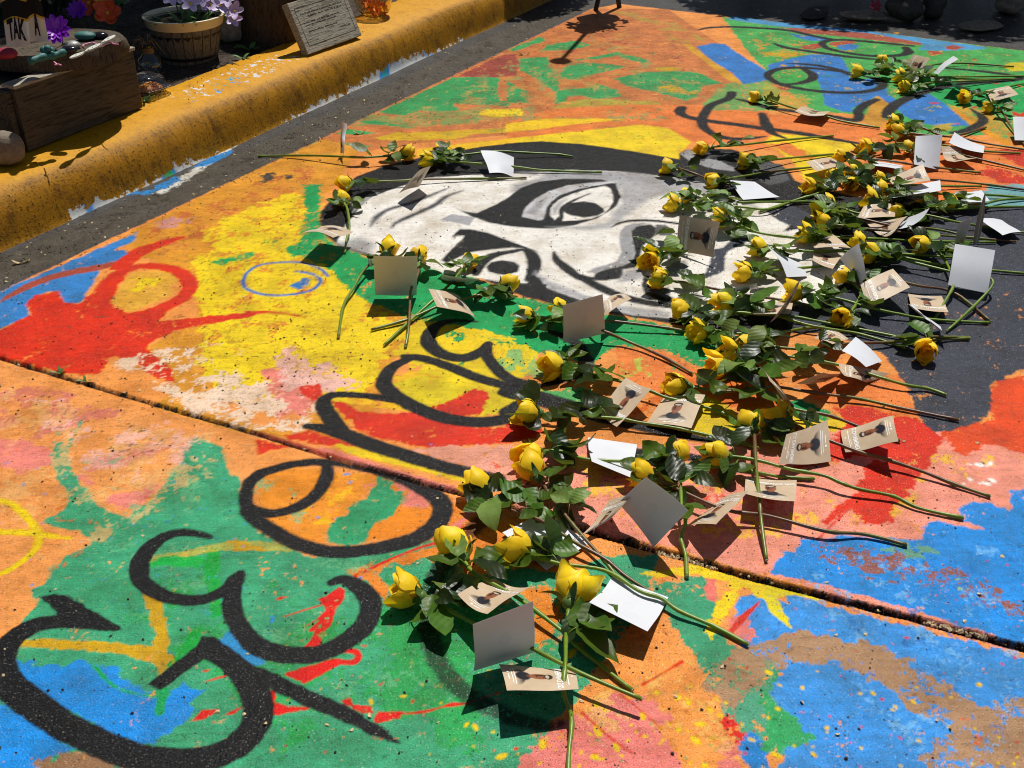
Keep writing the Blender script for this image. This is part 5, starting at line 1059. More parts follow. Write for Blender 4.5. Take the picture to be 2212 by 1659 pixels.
Cd(C4('2116,472 2164,475 2206,501 2166,508', (.03,.01,.005,.01)), 'white blank card with stem shadows at the far right on black paint', False, .004)
Cd(C4('1978,294 2036,291 2028,367 1974,355', (.115,.115,.006,.01)), 'upright pinkish blank card in the upper right bunch', False, .004)
Cd(C4('1936,404 1918,386 1994,355 2010,390', (.01,.02,.05,.04)), 'tilted tan portrait card right under the upright pinkish one', True, .004)
Cd(C4('1951,402 2031,390 2033,412 1975,420', (.008,.008,.012,.012)), 'white card slid under the tilted portrait card', False, .002)
Cd(C4('2031,320 2069,320 2109,345 2059,354', (.03,.03,.03,.03)), 'arched tan card with its face in shade, right of the pinkish one', True, .014)
Cd(C4('2061,287 2126,317 2124,332 2049,310', (.03,.02,.01,.02)), 'white card crossed by dark stem shadows right of the pinkish one', False, .006)
Cd(C4('1879,347 1951,358 1943,366 1889,358', (.01,.01,.012,.012)), 'narrow strip of white card left of the pinkish one', False, .002)
Cd(C4('1764,370 1741,350 1799,342 1831,360', (.01,.03,.03,.01)), 'folded tan card on the yellow paint under a rose', True, .012)
Cd(C4('1779,250 1716,240 1738,230 1799,240', (.012,.012,.02,.02)), 'arched tan card lying over a black painted letter', True, .010)
Cd(C4('1955,155 1972,117 2009,125 1985,163', (.02,.08,.09,.02)), 'tan portrait card standing in the far group, wider one', True, .006)
Cd(C4('2016,157 2026,160 2070,127 2059,120', (.03,.02,.08,.09)), 'narrow tan card standing right of the wider one in the far group', True, .004)
Cd(C4('1999,141 2019,142 2009,156 1991,155', (.03,.03,.01,.01)), 'small piece of white card behind the stems of the far group', False, .003)
Cd(C4('2044,170 2099,192 2084,197 2059,185', (.05,.02,.01,.03)), 'curling white card on the green paint near the far group', False, .008)
Cd(C4('2129,195 2179,185 2200,204 2141,220', (.03,.04,.02,.01)), 'tan portrait card lying alone on the green paint at the far right', True, .004)
Cd(C4('2188,252 2240,256 2242,307 2192,303', (.10,.10,.006,.006)), 'white card standing at the right edge of the picture', False, .003)
Cd(C4('1462,540 1468,465 1555,480 1540,556', (.01,.09,.09,.01)), 'sideways tan portrait card standing on the painted face', True, .004)
Cd(C4('1216,660 1302,636 1307,721 1217,742', (.115,.12,.01,.006)), 'upright blank grey card on the green band, a stem piercing its lower right', False, .003)
Cd(C4('1306,679 1306,648 1330,633 1365,642', (.02,.05,.07,.06)), 'tan portrait card showing from behind the upright grey one', True, .008)
Cd(C4('807,553 902,553 900,638 810,637', (.11,.11,.01,.01)), 'square looking upright grey card on the left of the painted far eye', False, .003)
Cd(C4('945,662 926,623 995,640 1028,685', (.03,.04,.02,.01)), 'tan card under crossed stems on the green paint below the painted far eye', True, .008)
Cd(C4('953,592 1038,602 1015,615 953,610', (.04,.03,.02,.02)), 'card edge tinted green by the paint, lying among leaves under the far eye', False, .004)
Cd(C4('720,512 655,501 695,487 763,500', (.05,.05,.06,.05)), 'flat tan card floating over its shadow at the left tip of the head', True, .010)
Cd(C4('860,418 898,374 930,358 905,402', (.01,.06,.09,.04)), 'tan card standing by its edge on the painted forehead', True, .004)
Cd(C4('738,257 748,268 741,332 734,328', (.13,.12,.006,.006)), 'card seen edge on standing near the gutter', False, .006)
Cd(C4('1039,323 1111,338 1109,381 1058,372', (.05,.02,.006,.01)), 'white curved card on the painted hair left of the ear', False, .010)
Cd(C4('1577,390 1630,393 1684,426 1605,432', (.01,.01,.01,.01)), 'white blank card lying on the painted temple', False, .003)
Cd(C4('1553,639 1546,631 1634,612 1640,622', (.03,.05,.05,.03)), 'thin tan card edge on the painted chin above a rose', True, .003)
Cd(C4('1664,697 1722,612 1729,607 1690,680', (.006,.10,.11,.03)), 'tan card standing edge on in front of a wide rose', True, .003)
Cd(C4('1706,680 1628,680 1626,654 1713,655', (.01,.01,.02,.02)), 'upside down tan card lying behind the edge on one', True, .006)
Cd(C4('1641,788 1664,822 1716,873 1711,889', (.09,.07,.02,.01)), 'sharp white card edge standing over the orange paint', False, .003)

# ---------------------------------------------------------------- things standing on the kerb and in the bed
def wood_mat(name, a, b, sx=(3, 40, 40), rough=.8, bump=.6):
    k = NT(name); vec = k.obj(); mp = k.n('Mapping'); mp.inputs['Scale'].default_value = sx; k.l(vec, mp.inputs[0])
    n1 = k.noise(1.6, 8, .7, mp.outputs[0], 1.2); n2 = k.noise(6, 4, .6, mp.outputs[0])
    col = k.ramp(n1, [(.3, lin(a)), (.5, lin(b)), (.62, lin(a)), (.75, lin(b))])
    col = k.mix(k.ramp(n2, [(.56, (0, 0, 0)), (.64, (.8,)*3)]), col, tuple(x*.25 for x in lin(a)))
    k.set(Base_Color=col, Roughness=rough, Specular_IOR_Level=.25); k.bump(k.math('ADD', n1, n2), bump, .004); MT[name] = k.m; return k.m
wood_mat('crate_wood', (46,40,31), (92,83,68), (2.5, 34, 34)); wood_mat('plaque_wood', (120,112,98), (176,168,150)); wood_mat('bark', (46,37,28), (92,78,62), (40, 40, 5)); wood_mat('barrel_wood', (84,78,68), (124,115,100), (40, 40, 4)); wood_mat('end_grain', (52,44,34), (88,76,60), (14, 14, 14))
simple('black_band', (20,20,20), .5, .2); simple('pot_white', (226,214,182), .4, .06, 30); simple('stone', (132,120,104), .85, .3, 40, .8, 60, .2, dist=.006); simple('stone_dark', (70,66,62), .8, .3, 40, .8, 60, .2, dist=.006); simple('turquoise', (42,104,98), .6, .35, 60, .3, 60)
simple('stone_light', (168,156,138), .85, .35, 40, .9, 60, .2, dist=.006); simple('twig', (128,92,40), .6, .3, 60); simple('black_stone', (26,25,30), .15, .3); simple('grey_stone', (140,138,132), .4, .25, 30); simple('thread_pink', (224,140,170), .7, .2); simple('thread_yellow', (224,220,130), .7, .2)
simple('cloth_green', (14,66,40), .95, .15, 300, .3, 500); simple('cloth_yellow', (196,160,52), .95, .15, 300, .3, 500); simple('cloth_black', (18,18,17), .95, .2, 300, .3, 500); simple('cloth_white', (206,204,198), .95, .06, 300, .3, 500)
simple('purple_petal', (134,24,186), .4, .3, 60); simple('orange_petal', (222,78,18), .45, .25, 60); simple('yellow_petal', (236,200,48), .5, .1); simple('lilac_petal', (206,186,222), .5, .12, 60); simple('red_petal', (150,26,52), .5, .25); simple('green_blade', (74,112,44), .5, .3); simple('white_stick', (196,196,184), .6, .1, 60); simple('shrub_leaf', (40,62,26), .5, .3, 20); simple('dark_iron', (24,23,22), .6, .2); simple('food', (190,120,40), .6, .4, 60, .5, 60); simple('dried_petal', (214,104,24), .6, .35, 80); simple('dark_text', (40,36,30), .8, .1)
def glass_mat(name, tint, rough=.03):
    k = NT(name); k.set(Base_Color=tint, Roughness=rough); k.b.inputs['Transmission Weight'].default_value = 1; k.b.inputs['IOR'].default_value = 1.45; MT[name] = k.m
glass_mat('clear_glass', (.95, .96, .95)); glass_mat('amber_glass', (.95, .80, .55)); glass_mat('clear_plastic', (.97, .98, .98), .08)
def zat(base, u, v):
    """height at which frame position u, v lies over the ground point base"""
    z, st = .0, .001; best = min(((G(u, v, i*st)-Vector((base.x, base.y, i*st))).length, i*st) for i in range(0, 900, 4)); return best[1]
KZ = .178
# wooden crate
A = G(62, 327, KZ+.001); B = G(309, 232, KZ+.001); ex = (B-A).normalized(); ey = Vector((-ex.y, ex.x, 0)); CL = (B-A).length; CHt = zat(A, 46, 191)-KZ; CD = .34
rz = math.atan2(ex.y, ex.x)
t = empty('wooden_crate', A, rz, 'weathered wooden planter crate standing at the back of the yellow kerb', 'crate')
def part(name, c, size, mat, parent, M=None):
    m = MB(); m.box(c, size, M); o = m.build(name, MT[mat], parent)
    bv = o.modifiers.new('bevel', 'BEVEL'); bv.width = .0025; bv.segments = 2; return o
part('front_board', (CL/2, .011, CHt/2), (CL, .022, CHt), 'crate_wood', t); part('back_board', (CL/2, CD-.011, CHt/2), (CL, .022, CHt), 'crate_wood', t)
part('end_board', (-.012, CD/2+.003, CHt/2-.004), (.022, CD-.03, CHt-.008), 'crate_wood', t); part('end_board', (CL-.013, CD/2, CHt/2-.006), (.022, CD-.048, CHt-.012), 'crate_wood', t)
part('top_slat', (CL/2, .022, CHt+.0065), (CL+.01, .060, .012), 'plaque_wood', t); part('top_slat', (CL/2, CD-.05, CHt+.0065), (CL, .08, .012), 'plaque_wood', t); part('soil', (CL/2, CD/2, CHt-.03), (CL-.06, CD-.05, .02), 'crate_wood', t)
CT = KZ+CHt+.0135
# slice of a tree trunk lying on the crate
sc0 = G(120, 88, CT+.058); sc0 = Vector((sc0.x, sc0.y, CT))
t = empty('tree_slice', sc0, .3, 'rough thick slice of tree trunk with bark lying on the crate', 'log slice')
Ms = Matrix(((1.0, 0, 0), (0, .8, 0), (0, 0, 1)))
m = MB(); m.lathe([(.232, 0), (.236, .02), (.230, .045), (.224, .056)], 60, Ms, .022, False); m.build('bark', MT['bark'], t, True)
m = MB(); m.lathe([(.0, .0575), (.1, .0585), (.19, .0575), (.225, .0555)], 60, Ms, .022, False); m.build('cut_face', MT['end_grain'], t, True)
ST = CT+.0595
def lump(name, u, v, z, size, mat, label, cat, rz=0, seed=1, amp=.18, n=3, group=None):
    """a rounded irregular stone resting on level z, seen at u, v"""
    bm = bmesh.new(); bmesh.ops.create_icosphere(bm, subdivisions=n, radius=1); r_ = random.Random(seed); ph = [r_.uniform(0, 6) for _ in range(9)]
    for vv in bm.verts:
        p = vv.co; k = 1+amp*(.5*math.sin(2.1*p.x+ph[0])*math.sin(1.7*p.y+ph[1])+.35*math.sin(3.7*p.z+ph[2]+p.x)+.2*math.sin(6*p.y+ph[3])*math.sin(5*p.x+ph[4])+.10*math.sin(11*p.x+ph[5])*math.sin(10*p.z+ph[6]))
        vv.co = Vector((p.x*size[0]*k, p.y*size[1]*k, max(p.z, -.8)*size[2]*k))
    zl = min(vv.co.z for vv in bm.verts)
    for vv in bm.verts: vv.co.z -= zl
    me = bpy.data.meshes.new(name); bm.to_mesh(me); bm.free(); me.polygons.foreach_set('use_smooth', [True]*len(me.polygons))
    o = link(name, me, None, MT[mat]); c = G(u, v, z+size[2]*(.2 if name == 'round_stone' else .8)); o.location = (c.x, c.y, z); o.rotation_euler = (0, 0, rz); tag(o, label, cat, group); return o
lump('turquoise_stone', 184, 78, ST, (.036, .024, .016), 'turquoise', 'oval turquoise stone on the tree slice', 'stone', .1, 2, .08)
lump('dark_stone', 216, 76, ST, (.028, .02, .012), 'black_stone', 'flat dark stone right behind the turquoise one', 'stone', .2, 3, .1)
lump('grey_pebble', 155, 97, ST, (.030, .022, .013), 'grey_stone', 'pale grey pebble in the middle of the tree slice', 'stone', .4, 4, .15)
lump('black_pebble', 148, 108, ST, (.030, .018, .012), 'black_stone', 'shiny black pebble touching the pale grey one', 'stone', .2, 5, .1)
lump('pink_stone', 12, 116, ST, (.04, .03, .018), 'red_petal', 'dim pink painted stone at the left edge of the tree slice', 'stone', .2, 6, .1)
# small turquoise figure on a stick
a = G(63, 133, ST+.014); b = G(141, 114, ST+.014); c0 = (a+b)/2; c0.z = ST
t = empty('carved_figure', c0, 0, 'small turquoise painted figure curled on a stick of driftwood', 'figure')
m = MB(); pts = spline([a-c0, a.lerp(b, .35)-c0+Vector((0, .004, .003)), a.lerp(b, .7)-c0, b-c0+Vector((0, 0, .004))], 6)
m.tube(pts, [.012+.002*math.sin(i*1.3) for i in range(len(pts))], 9); m.build('driftwood', MT['turquoise'], t, True)
bm = bmesh.new()
for (u, v, zz, r) in ((95, 108, .032, .013), (103, 105, .038, .012), (110, 109, .030, .012), (99, 112, .028, .011), (113, 115, .024, .007)):
    mm = Matrix.Translation(G(u, v, ST+zz)-c0); bmesh.ops.create_icosphere(bm, subdivisions=3, radius=r, matrix=mm)
me = bpy.data.meshes.new('figure_body'); bm.to_mesh(me); bm.free(); me.polygons.foreach_set('use_smooth', [True]*len(me.polygons)); link('figure_body', me, t, MT['turquoise'])
# painted flat stick
a = G(152, 125, ST+.008); b = G(249, 81, ST+.012); d = (b-a); L = d.length; c0 = (a+b)/2
t = empty('painted_stick', (c0.x, c0.y, ST), math.atan2(d.y, d.x), 'flat white stick with small dark marks lying on the tree slice', 'stick')
m = MB(); n = 12; P = []
for i in range(n+1):
    f = i/n; wd = .011*min(1, math.sin(min(f, 1-f)*9+.35)); x = (f-.5)*L; z = .004+.012*f*f
    P += [(x, -wd, z), (x, wd, z), (x, wd, z+.005), (x, -wd, z+.005)]
fs = [(0, 3, 2, 1), (4*n, 4*n+1, 4*n+2, 4*n+3)]
for i in range(n):
    for k in range(4): fs.append((4*i+k, 4*i+(k+1) % 4, 4*i+4+(k+1) % 4, 4*i+4+k))
m.add(P, fs); st_ = m.build('stick_body', MT['white_stick'], t)
m = MB()
for i in range(9):
    f = .12+i*.09; x = (f-.5)*L; z = .0096+.012*f*f; s = random.uniform(.002, .0035)
    m.add([(x-s, -s, z), (x+s, -s*.6, z+.0002), (x+s*.7, s, z+.0002), (x-s*.8, s*.8, z)], [(0, 1, 2, 3)])
m.build('painted_mark', MT['dark_text'], t)
m = MB(); q = spline([G(u, v, ST+.003) for u, v in ((182, 101), (179, 98), (186, 95), (200, 92), (215, 98), (226, 96), (236, 91), (246, 95), (256, 96))], 6); c0 = Vector((q[0].x, q[0].y, ST)); m.tube([p-c0 for p in q], .0022, 6)
o = m.build('thread_bracelet', MT['thread_pink'], None, True); o.location = c0; tag(o, 'thin pastel thread bracelet looped under the white stick', 'bracelet')
m = MB(); q = spline([G(u, v, ST+.003) for u, v in ((117, 134), (122, 138), (119, 140), (126, 139), (132, 141))], 6); c0 = Vector((q[0].x, q[0].y, ST)); m.tube([p-c0 for p in q], .0024, 6)
o = m.build('thread_scrap', MT['thread_pink'], None, True); o.location = c0; tag(o, 'scrap of pink and purple thread at the front of the tree slice', 'thread')
# striped knitted scarf ends
c0 = G(40, 95, ST); t = empty('striped_scarf', c0, 0, 'knitted scarf with green, black, yellow and white bands hanging at the left', 'scarf')
def scarf(name, tl, tr, br, bl, zt, zb, word, ws):
    TLp, TRp, BRp, BLp = G(*tl, zt), G(*tr, zt), G(*br, zb), G(*bl, zb)
    BRp = Vector((BRp.x, BRp.y, zb)); bands = [(0, .36, 'cloth_green'), (.36, .40, 'cloth_yellow'), (.40, .64, 'cloth_black'), (.64, .68, 'cloth_yellow'), (.68, 1, 'cloth_white')]
    yb = max(BLp.y, BRp.y)
    def S(x, y, off=0):
        p = TLp*(1-x)*(1-y)+TRp*x*(1-y)+BRp*x*y+BLp*(1-x)*y; r = math.sin(x*math.pi*1.6+.6)*.010
        return p+Vector((0, -off+r, .012*math.sin(x*math.pi)*(1 if y < .98 else .0)))-c0
    for a_, b_, mt in bands:
        m = MB(); nx, ny = 14, 5
        for sgn in (0, .006):
            m.add([S(i/nx, a_+(b_-a_)*j/ny, -sgn) for j in range(ny+1) for i in range(nx+1)], [(j*(nx+1)+i, j*(nx+1)+i+1, (j+1)*(nx+1)+i+1, (j+1)*(nx+1)+i) for j in range(ny) for i in range(nx)])
        m.build(name, MT[mt], t, True)
    v, f = text_mesh(word, ws); m = MB(); m.add([S(.5+x, .94-y, .0016) for x, y in v], f); m.build('knitted_letters', MT['cloth_black'], t)
scarf('scarf_band', (-8, -60), (52, -60), (66, 95), (14, 104), ST+.26, ST+.035, 'TAK', .40)
scarf('scarf_band', (50, -60), (78, -60), (105, 88), (64, 92), ST+.27, ST+.045, 'A', .5)
# flowers
def zdep(u, v, Y):
    return min(((G(u, v, i*.004).y-Y)**2, i*.004) for i in range(0, 260))[1]
def flower(name, u, v, z, n, L, W, mat, label, rings=2, tilt=(-.9, 0), cup=.5, centre='yellow_petal', cat='flower', stem=True, group=None, base=None):
    c = G(u, v, z); zb = base if base is not None else BZ
    t = empty(name, (c.x, c.y, zb), 0, label, cat, group); rv = random.Random(int(u*7+v))
    hd = Matrix.Rotation(tilt[1], 3, 'Z') @ Matrix.Rotation(-tilt[0]*-1, 3, 'X')
    for r in range(rings):
        for k in range(n-r*2):
            a = (k+.5*r)*2*math.pi/(n-r*2); f = 1-.25*r; m = MB(); pts = []
            for i in range(6):
                tt = i/5; wd = W/2*f*math.sin(math.pi*(.12+.80*tt))**.7; x = .006+L*f*tt; zz = L*f*(cup+.35*r)*tt**1.4*(1-.35*tt)+rv.uniform(-.001, .001)
                for s_ in (-1, 0, 1): pts.append((x, s_*wd, zz+abs(s_)*wd*.35))
            m.add(pts, [(3*i+q, 3*i+q+1, 3*i+q+4, 3*i+q+3) for i in range(5) for q in (0, 1)])
            o = m.build('petal', MT[mat], t, True); o.matrix_local = Matrix.Translation((0, 0, z-zb)) @ (hd @ Matrix.Rotation(a+rv.uniform(-.1, .1), 3, 'Z')).to_4x4()
    bm = bmesh.new(); bmesh.ops.create_icosphere(bm, subdivisions=2, radius=L*.16); me = bpy.data.meshes.new('flower_centre'); bm.to_mesh(me); bm.free(); o = link('flower_centre', me, t, MT[centre]); o.location = (0, 0, z-zb)
    if stem and z-zb > .03:
        m = MB(); m.tube(spline([(0, .01, z-zb-.004), (.005, .03, (z-zb)*.5), (.0, .035, 0)], 5), .0025, 6); m.build('stem', MT['green_blade'], t, True)
    return t
flower('purple_dahlia', 120, 66, ST+.055, 11, .046, .024, 'purple_petal', 'bright purple artificial dahlia on the tree slice', 3, (.9, .2), .4, 'purple_petal', base=ST)
flower('purple_dahlia', 168, 22, zdep(168, 22, 4.75), 10, .036, .018, 'purple_petal', 'dim purple flower in the shade behind the bright one', 3, (.9, .1), .4, 'purple_petal')
flower('orange_flower', 192, 6, zdep(192, 6, 4.85), 5, .052, .052, 'orange_petal', 'left one of the two orange flowers behind the crate', 1, (1.1, -.2), .5)
flower('orange_flower', 232, 28, zdep(232, 28, 4.7), 5, .050, .052, 'orange_petal', 'right one of the two orange flowers, lower and fully seen', 2, (1.0, .3), .6)
flower('yellow_daisy', 219, 3, zdep(219, 3, 4.72), 9, .032, .011, 'yellow_petal', 'yellow daisy like flower between the orange ones', 1, (1.0, 0), .1)
# half barrel pot with flowers
pc = G(411, 128, BZ); pz = zat(pc, 402, 30)-BZ; dpx = math.sqrt(pc.x**2+pc.y**2+(CAMH-.3)**2); pr = 74/FOC*dpx
t = empty('barrel_pot', pc, 0, 'half barrel planter with a cream rim and black hoops in the bed', 'flower pot')
m = MB(); ns = 22
for k in range(ns):
    a0 = 2*math.pi*(k+.04)/ns; a1 = 2*math.pi*(k+.96)/ns; P = []
    for f in (0, .5, 1):
        r = pr*(.72+.26*f+.02*math.sin(f*3.1)); P += [(r*math.cos(a0), r*math.sin(a0), f*pz*.86), (r*math.cos(a1), r*math.sin(a1), f*pz*.86)]
    mm = MB(); mm.add(P, [(0, 1, 3, 2), (2, 3, 5, 4)]); mm.build('stave', MT['barrel_wood'], t)
m = MB(); m.lathe([(pr*.70, .002), (pr*.955, pz*.858)], 40, close=False); m.lathe([(0, pz*.80), (pr*.95, pz*.80)], 40, close=False); m.build('liner', MT['crate_wood'], t, True)
for f0, f1 in ((.56, .66), (.10, .17)):
    m = MB(); m.lathe([(pr*(.726+.26*f0/.86), pz*f0), (pr*(.732+.26*f1/.86), pz*f1)], 40, close=False); m.build('hoop', MT['black_band'], t, True)
m = MB(); m.lathe([(pr*.985, pz*.79), (pr*1.0, pz*.80), (pr*1.05, pz*.98), (pr*1.07, pz*.985), (pr*1.07, pz*1.0), (pr*1.0, pz*1.0), (pr*.99, pz*.9)], 48, close=False); m.build('rim', MT['pot_white'], t, True)
m = MB()
for i in range(26):
    a = random.uniform(0, 6.28); r = random.uniform(.2, .8)*pr; L = random.uniform(.07, .16); p = Vector((r*math.cos(a), r*math.sin(a), pz*.8)); d = Vector((math.cos(a)*.8, math.sin(a)*.8, 1)).normalized()
    q = [p+d*L*f+Vector((math.cos(a), math.sin(a), -1.2))*L*.35*f*f for f in (0, .3, .6, 1)]; s_ = Vector((-math.sin(a), math.cos(a), 0))
    m.add([x for f, e in zip((.006, .008, .006, .0005), q) for x in (e-s_*f, e+s_*f)], [(2*i_, 2*i_+1, 2*i_+3, 2*i_+2) for i_ in range(3)])
m.build('foliage', MT['green_blade'], t)
PT = BZ+pz
for i, (u, v, zz, s_) in enumerate(((372, -4, .05, .034), (412, 8, .045, .036), (440, -2, .06, .034), (456, 10, .04, .036), (476, 10, .04, .040), (492, -2, .06, .034), (508, 24, .01, .036), (505, 42, -.02, .030), (388, -8, .07, .032))):
    flower('lilac_flower', u, v, PT+zz, 5, s_, s_*.8, 'lilac_petal', ['lilac flower at the left rear of the pot', 'lilac flower over the front middle of the pot rim', 'lilac flower high above the middle of the pot', 'lilac flower right of the middle of the pot rim', 'biggest lilac flower at the right of the pot rim', 'lilac flower high at the right of the pot', 'lilac flower hanging right outside the pot', 'lowest lilac flower hanging in front of the grey stone', 'lilac flower highest at the left of the pot'][i], 1, (.9, .3*math.sin(i*2)), .45, group='lilac flowers in the barrel pot', stem=i not in (6, 7), base=BZ+pz*.8)
lump('round_stone', 500, 84, BZ-.004, (.066, .055, .068), 'stone_light', 'pitted round grey stone right of the barrel pot', 'stone', .3, 12, .30, 4)
lump('big_stone', 14, 322, KZ-.002, (.060, .052, .056), 'stone', 'speckled brown stone cut by the left edge on the kerb', 'stone', .4, 14, .12, 4)
# glass bulb vase
vb = G(328, 163, BZ); dv = math.sqrt(vb.x**2+vb.y**2+1.3**2); vr = 25/FOC*dv
t = empty('glass_vase', vb, 0, 'round glass bulb vase with a narrow neck between crate and barrel pot', 'vase')
m = MB(); m.lathe([(vr*.35, .002), (vr*.8, vr*.25), (vr, vr*.8), (vr*.85, vr*1.4), (vr*.42, vr*1.8), (vr*.36, vr*2.3), (vr*.45, vr*2.5), (vr*.40, vr*2.5), (vr*.32, vr*2.3), (vr*.38, vr*1.8), (vr*.8, vr*1.35), (vr*.94, vr*.8), (vr*.74, vr*.28), (vr*.3, .006)], 32); m.build('bulb', MT['clear_glass'], t, True)
m = MB(); m.lathe([(vr*.47, vr*1.78), (vr*.44, vr*2.0), (vr*.42, vr*2.2)], 24, close=False); m.build('neck_ribbon', MT['twig'], t, True)
m = MB()
for i in range(9):
    a = random.uniform(0, 6.28); q = spline([(0, 0, vr*2.2), (math.cos(a)*vr*.6, math.sin(a)*vr*.6, vr*2.7+random.uniform(0, .02)), (math.cos(a)*vr*1.3, math.sin(a)*vr*1.3, vr*random.uniform(1.6, 2.6))], 4); m.tube(q, .0013, 5)
m.build('dried_twigs', MT['twig'], t)
# clear clamshell box
cb = G(322, 203, BZ+.006); t = empty('plastic_box', (cb.x, cb.y, BZ+.006), rz, 'clear plastic food box with a ribbed dome lid beside the crate', 'food box')
def shell(prof, name, parent, n=44, rib=0):
    m = MB(); vs_ = []; fs_ = []
    for i, (r, z) in enumerate(prof):
        for k in range(n):
            a = 2*math.pi*k/n; e = (abs(math.cos(a))**4+abs(math.sin(a))**4)**-.25; rr = r*e*(1+(rib if k % 2 else -rib)*(1 if 1 < i < len(prof)-2 else 0)); vs_.append((rr*math.cos(a), rr*math.sin(a), z))
    for i in range(len(prof)-1):
        for k in range(n): fs_.append((i*n+k, i*n+(k+1) % n, (i+1)*n+(k+1) % n, (i+1)*n+k))
    fs_.append(tuple((len(prof)-1)*n+k for k in range(n))); m.add(vs_, fs_); o = m.build(name, MT['clear_plastic'], parent, True); s_ = o.modifiers.new('thickness', 'SOLIDIFY'); s_.thickness = .0008; return o
shell([(.062, .030), (.060, .020), (.050, .006), (.045, .002)], 'tray', t, rib=.01); shell([(.078, .032), (.078, .035), (.064, .036), (.060, .05), (.052, .068), (.042, .075)], 'lid', t, rib=.014)
m = MB()
for i in range(26): m.box((random.uniform(-.035, .035), random.uniform(-.035, .035), random.uniform(.012, .036)), (random.uniform(.012, .024),)*3, rot(random.random()*3, random.random()*3, random.random()*3))
m.build('food_pieces', MT['food'], t)
# stump
sb = G(592, 80, BZ); sr = 68/FOC*math.sqrt(sb.x**2+sb.y**2+1.3**2)
t = empty('tree_stump', sb, 0, 'upright dark tree stump behind the wooden plaque', 'stump')
m = MB(); m.lathe([(sr*1.06, -.01), (sr*1.0, .05), (sr*.97, .2), (sr*.98, .36)], 44, None, .02, False); m.build('bark', MT['bark'], t, True); m = MB(); m.lathe([(0, .357), (sr*.98, .36)], 44, None, .02, False); m.build('cut_face', MT['end_grain'], t, True)
# wooden plaque leaning on the stump
p0 = G(666, 118, KZ+.002); p1 = G(782, 76, KZ+.002); d = (p1-p0); L = d.length; d.normalize(); back = Vector((-d.y, d.x, 0)); upv = (back*.45+Vector((0, 0, 1))).normalized(); PH = .22; th = .036
t = empty('wooden_plaque', p0, math.atan2(d.y, d.x), 'thick weathered grey wooden plaque with faint burned lines, leaning on the kerb', 'plaque')
lt = math.atan2(.45, 1)
M = Matrix.Rotation(-lt, 3, 'X')
b_ = part('board', M @ Vector((L/2, th/2, PH/2)), (L, th, PH), 'plaque_wood', t, M)
m = MB()
def pl(x, z, w_, h_): c = [(x, z), (x+w_, z), (x+w_, z+h_), (x, z+h_)]; m.add([M @ Vector((a_, -.0006, b2)) for a_, b2 in c], [(0, 1, 2, 3)])
bx, bz_ = .026, .03
pl(bx, bz_, L-2*bx, .002); pl(bx, PH-bz_, L-2*bx, .002); pl(bx, bz_, .002, PH-2*bz_); pl(L-bx, bz_, .002, PH-2*bz_)
m.build('burned_border', MT['dark_text'], b_)
m = MB(); rv = random.Random(4)
for z, a_, b2 in ((.160, .05, L-.05), (.146, .09, L-.045), (.122, .05, L-.09), (.110, .055, L-.12), (.084, .06, L-.13), (.062, L-.11, L-.04)):
    x = a_
    while x < b2:
        w_ = rv.uniform(.0022, .005); pl(x, z+rv.uniform(-.0006, .0006), w_, rv.uniform(.003, .0065)); x += w_+(.0016 if rv.random() < .8 else .006)
m.build('burned_lines', MT['dark_text'], b_)
# glass bowl with orange petals
gb = G(808, 33, KZ+.001); gr = 39/FOC*math.sqrt(gb.x**2+gb.y**2+1.3**2)
t = empty('glass_bowl', gb, 0, 'round glass bowl of dried orange petals on the kerb', 'bowl')
m = MB(); m.lathe([(gr*.5, .001), (gr*.86, gr*.3), (gr, gr*.85), (gr*.9, gr*1.4), (gr*.75, gr*1.65), (gr*.72, gr*1.65), (gr*.86, gr*1.38), (gr*.95, gr*.85), (gr*.81, gr*.33), (gr*.45, .006)], 36); m.build('bowl_glass', MT['amber_glass'], t, True)
m = MB()
for i in range(90):
    a = random.uniform(0, 6.28); r = gr*.75*math.sqrt(random.random()); z = random.uniform(.08, .75)*gr*(1 if r < gr*.6 else .8)+.006; s_ = random.uniform(.008, .016); Rm = rot(random.random()*3, random.random()*3, random.random()*6)
    m.add([Rm @ Vector(q)+Vector((r*math.cos(a), r*math.sin(a), z)) for q in ((-s_, -s_*.5, 0), (s_, -s_*.4, .002), (s_*.8, s_*.5, .004), (-s_*.7, s_*.5, .001))], [(0, 1, 2, 3)])
m.build('dried_petals', MT['dried_petal'], t)
# plants of the bed
def weed(u, v, n, L, label, zb=BZ, wd=.005, name='weed', spread=.9):
    c = G(u, v, zb); t = empty(name, c, 0, label, 'weed'); rv = random.Random(int(u+v*3))
    for i in range(n):
        a = rv.uniform(0, 6.28); l = L*rv.uniform(.6, 1.2); m = MB(); P = []
        for k in range(6):
            f = k/5; x = spread*l*f*math.cos(a); y = spread*l*f*math.sin(a); z = l*(f*.9-.55*f*f); w_ = wd*math.sin(math.pi*(.15+.82*f)); P += [(x-w_*math.sin(a), y+w_*math.cos(a), z), (x+w_*math.sin(a), y-w_*math.cos(a), z+.001)]
        m.add(P, [(2*k, 2*k+1, 2*k+3, 2*k+2) for k in range(5)]); m.build('blade', MT['green_blade'], t, True)
weed(312, 222, 8, .05, 'small green weed at the right foot of the crate', KZ-.006); weed(541, 112, 7, .07, 'bright green leaf sprig right of the round stone', BZ, .012); weed(525, 130, 5, .05, 'small sprig with a red stalk near the kerb edge', BZ, .007); weed(262, 14, 9, .07, 'sunlit sprig of green leaves behind the glass vase', BZ+.05, .010)
weed(130, 808, 5, .03, 'tiny weed growing out of the joint at the left', 0, .003); weed(186, 826, 4, .025, 'second tiny weed growing out of the joint', 0, .003)
flower('red_flower', 552, 52, BZ+.06, 6, .03, .02, 'red_petal', 'dark red flower in the shade in front of the stump', 2, (.8, 0), .4, 'red_petal')

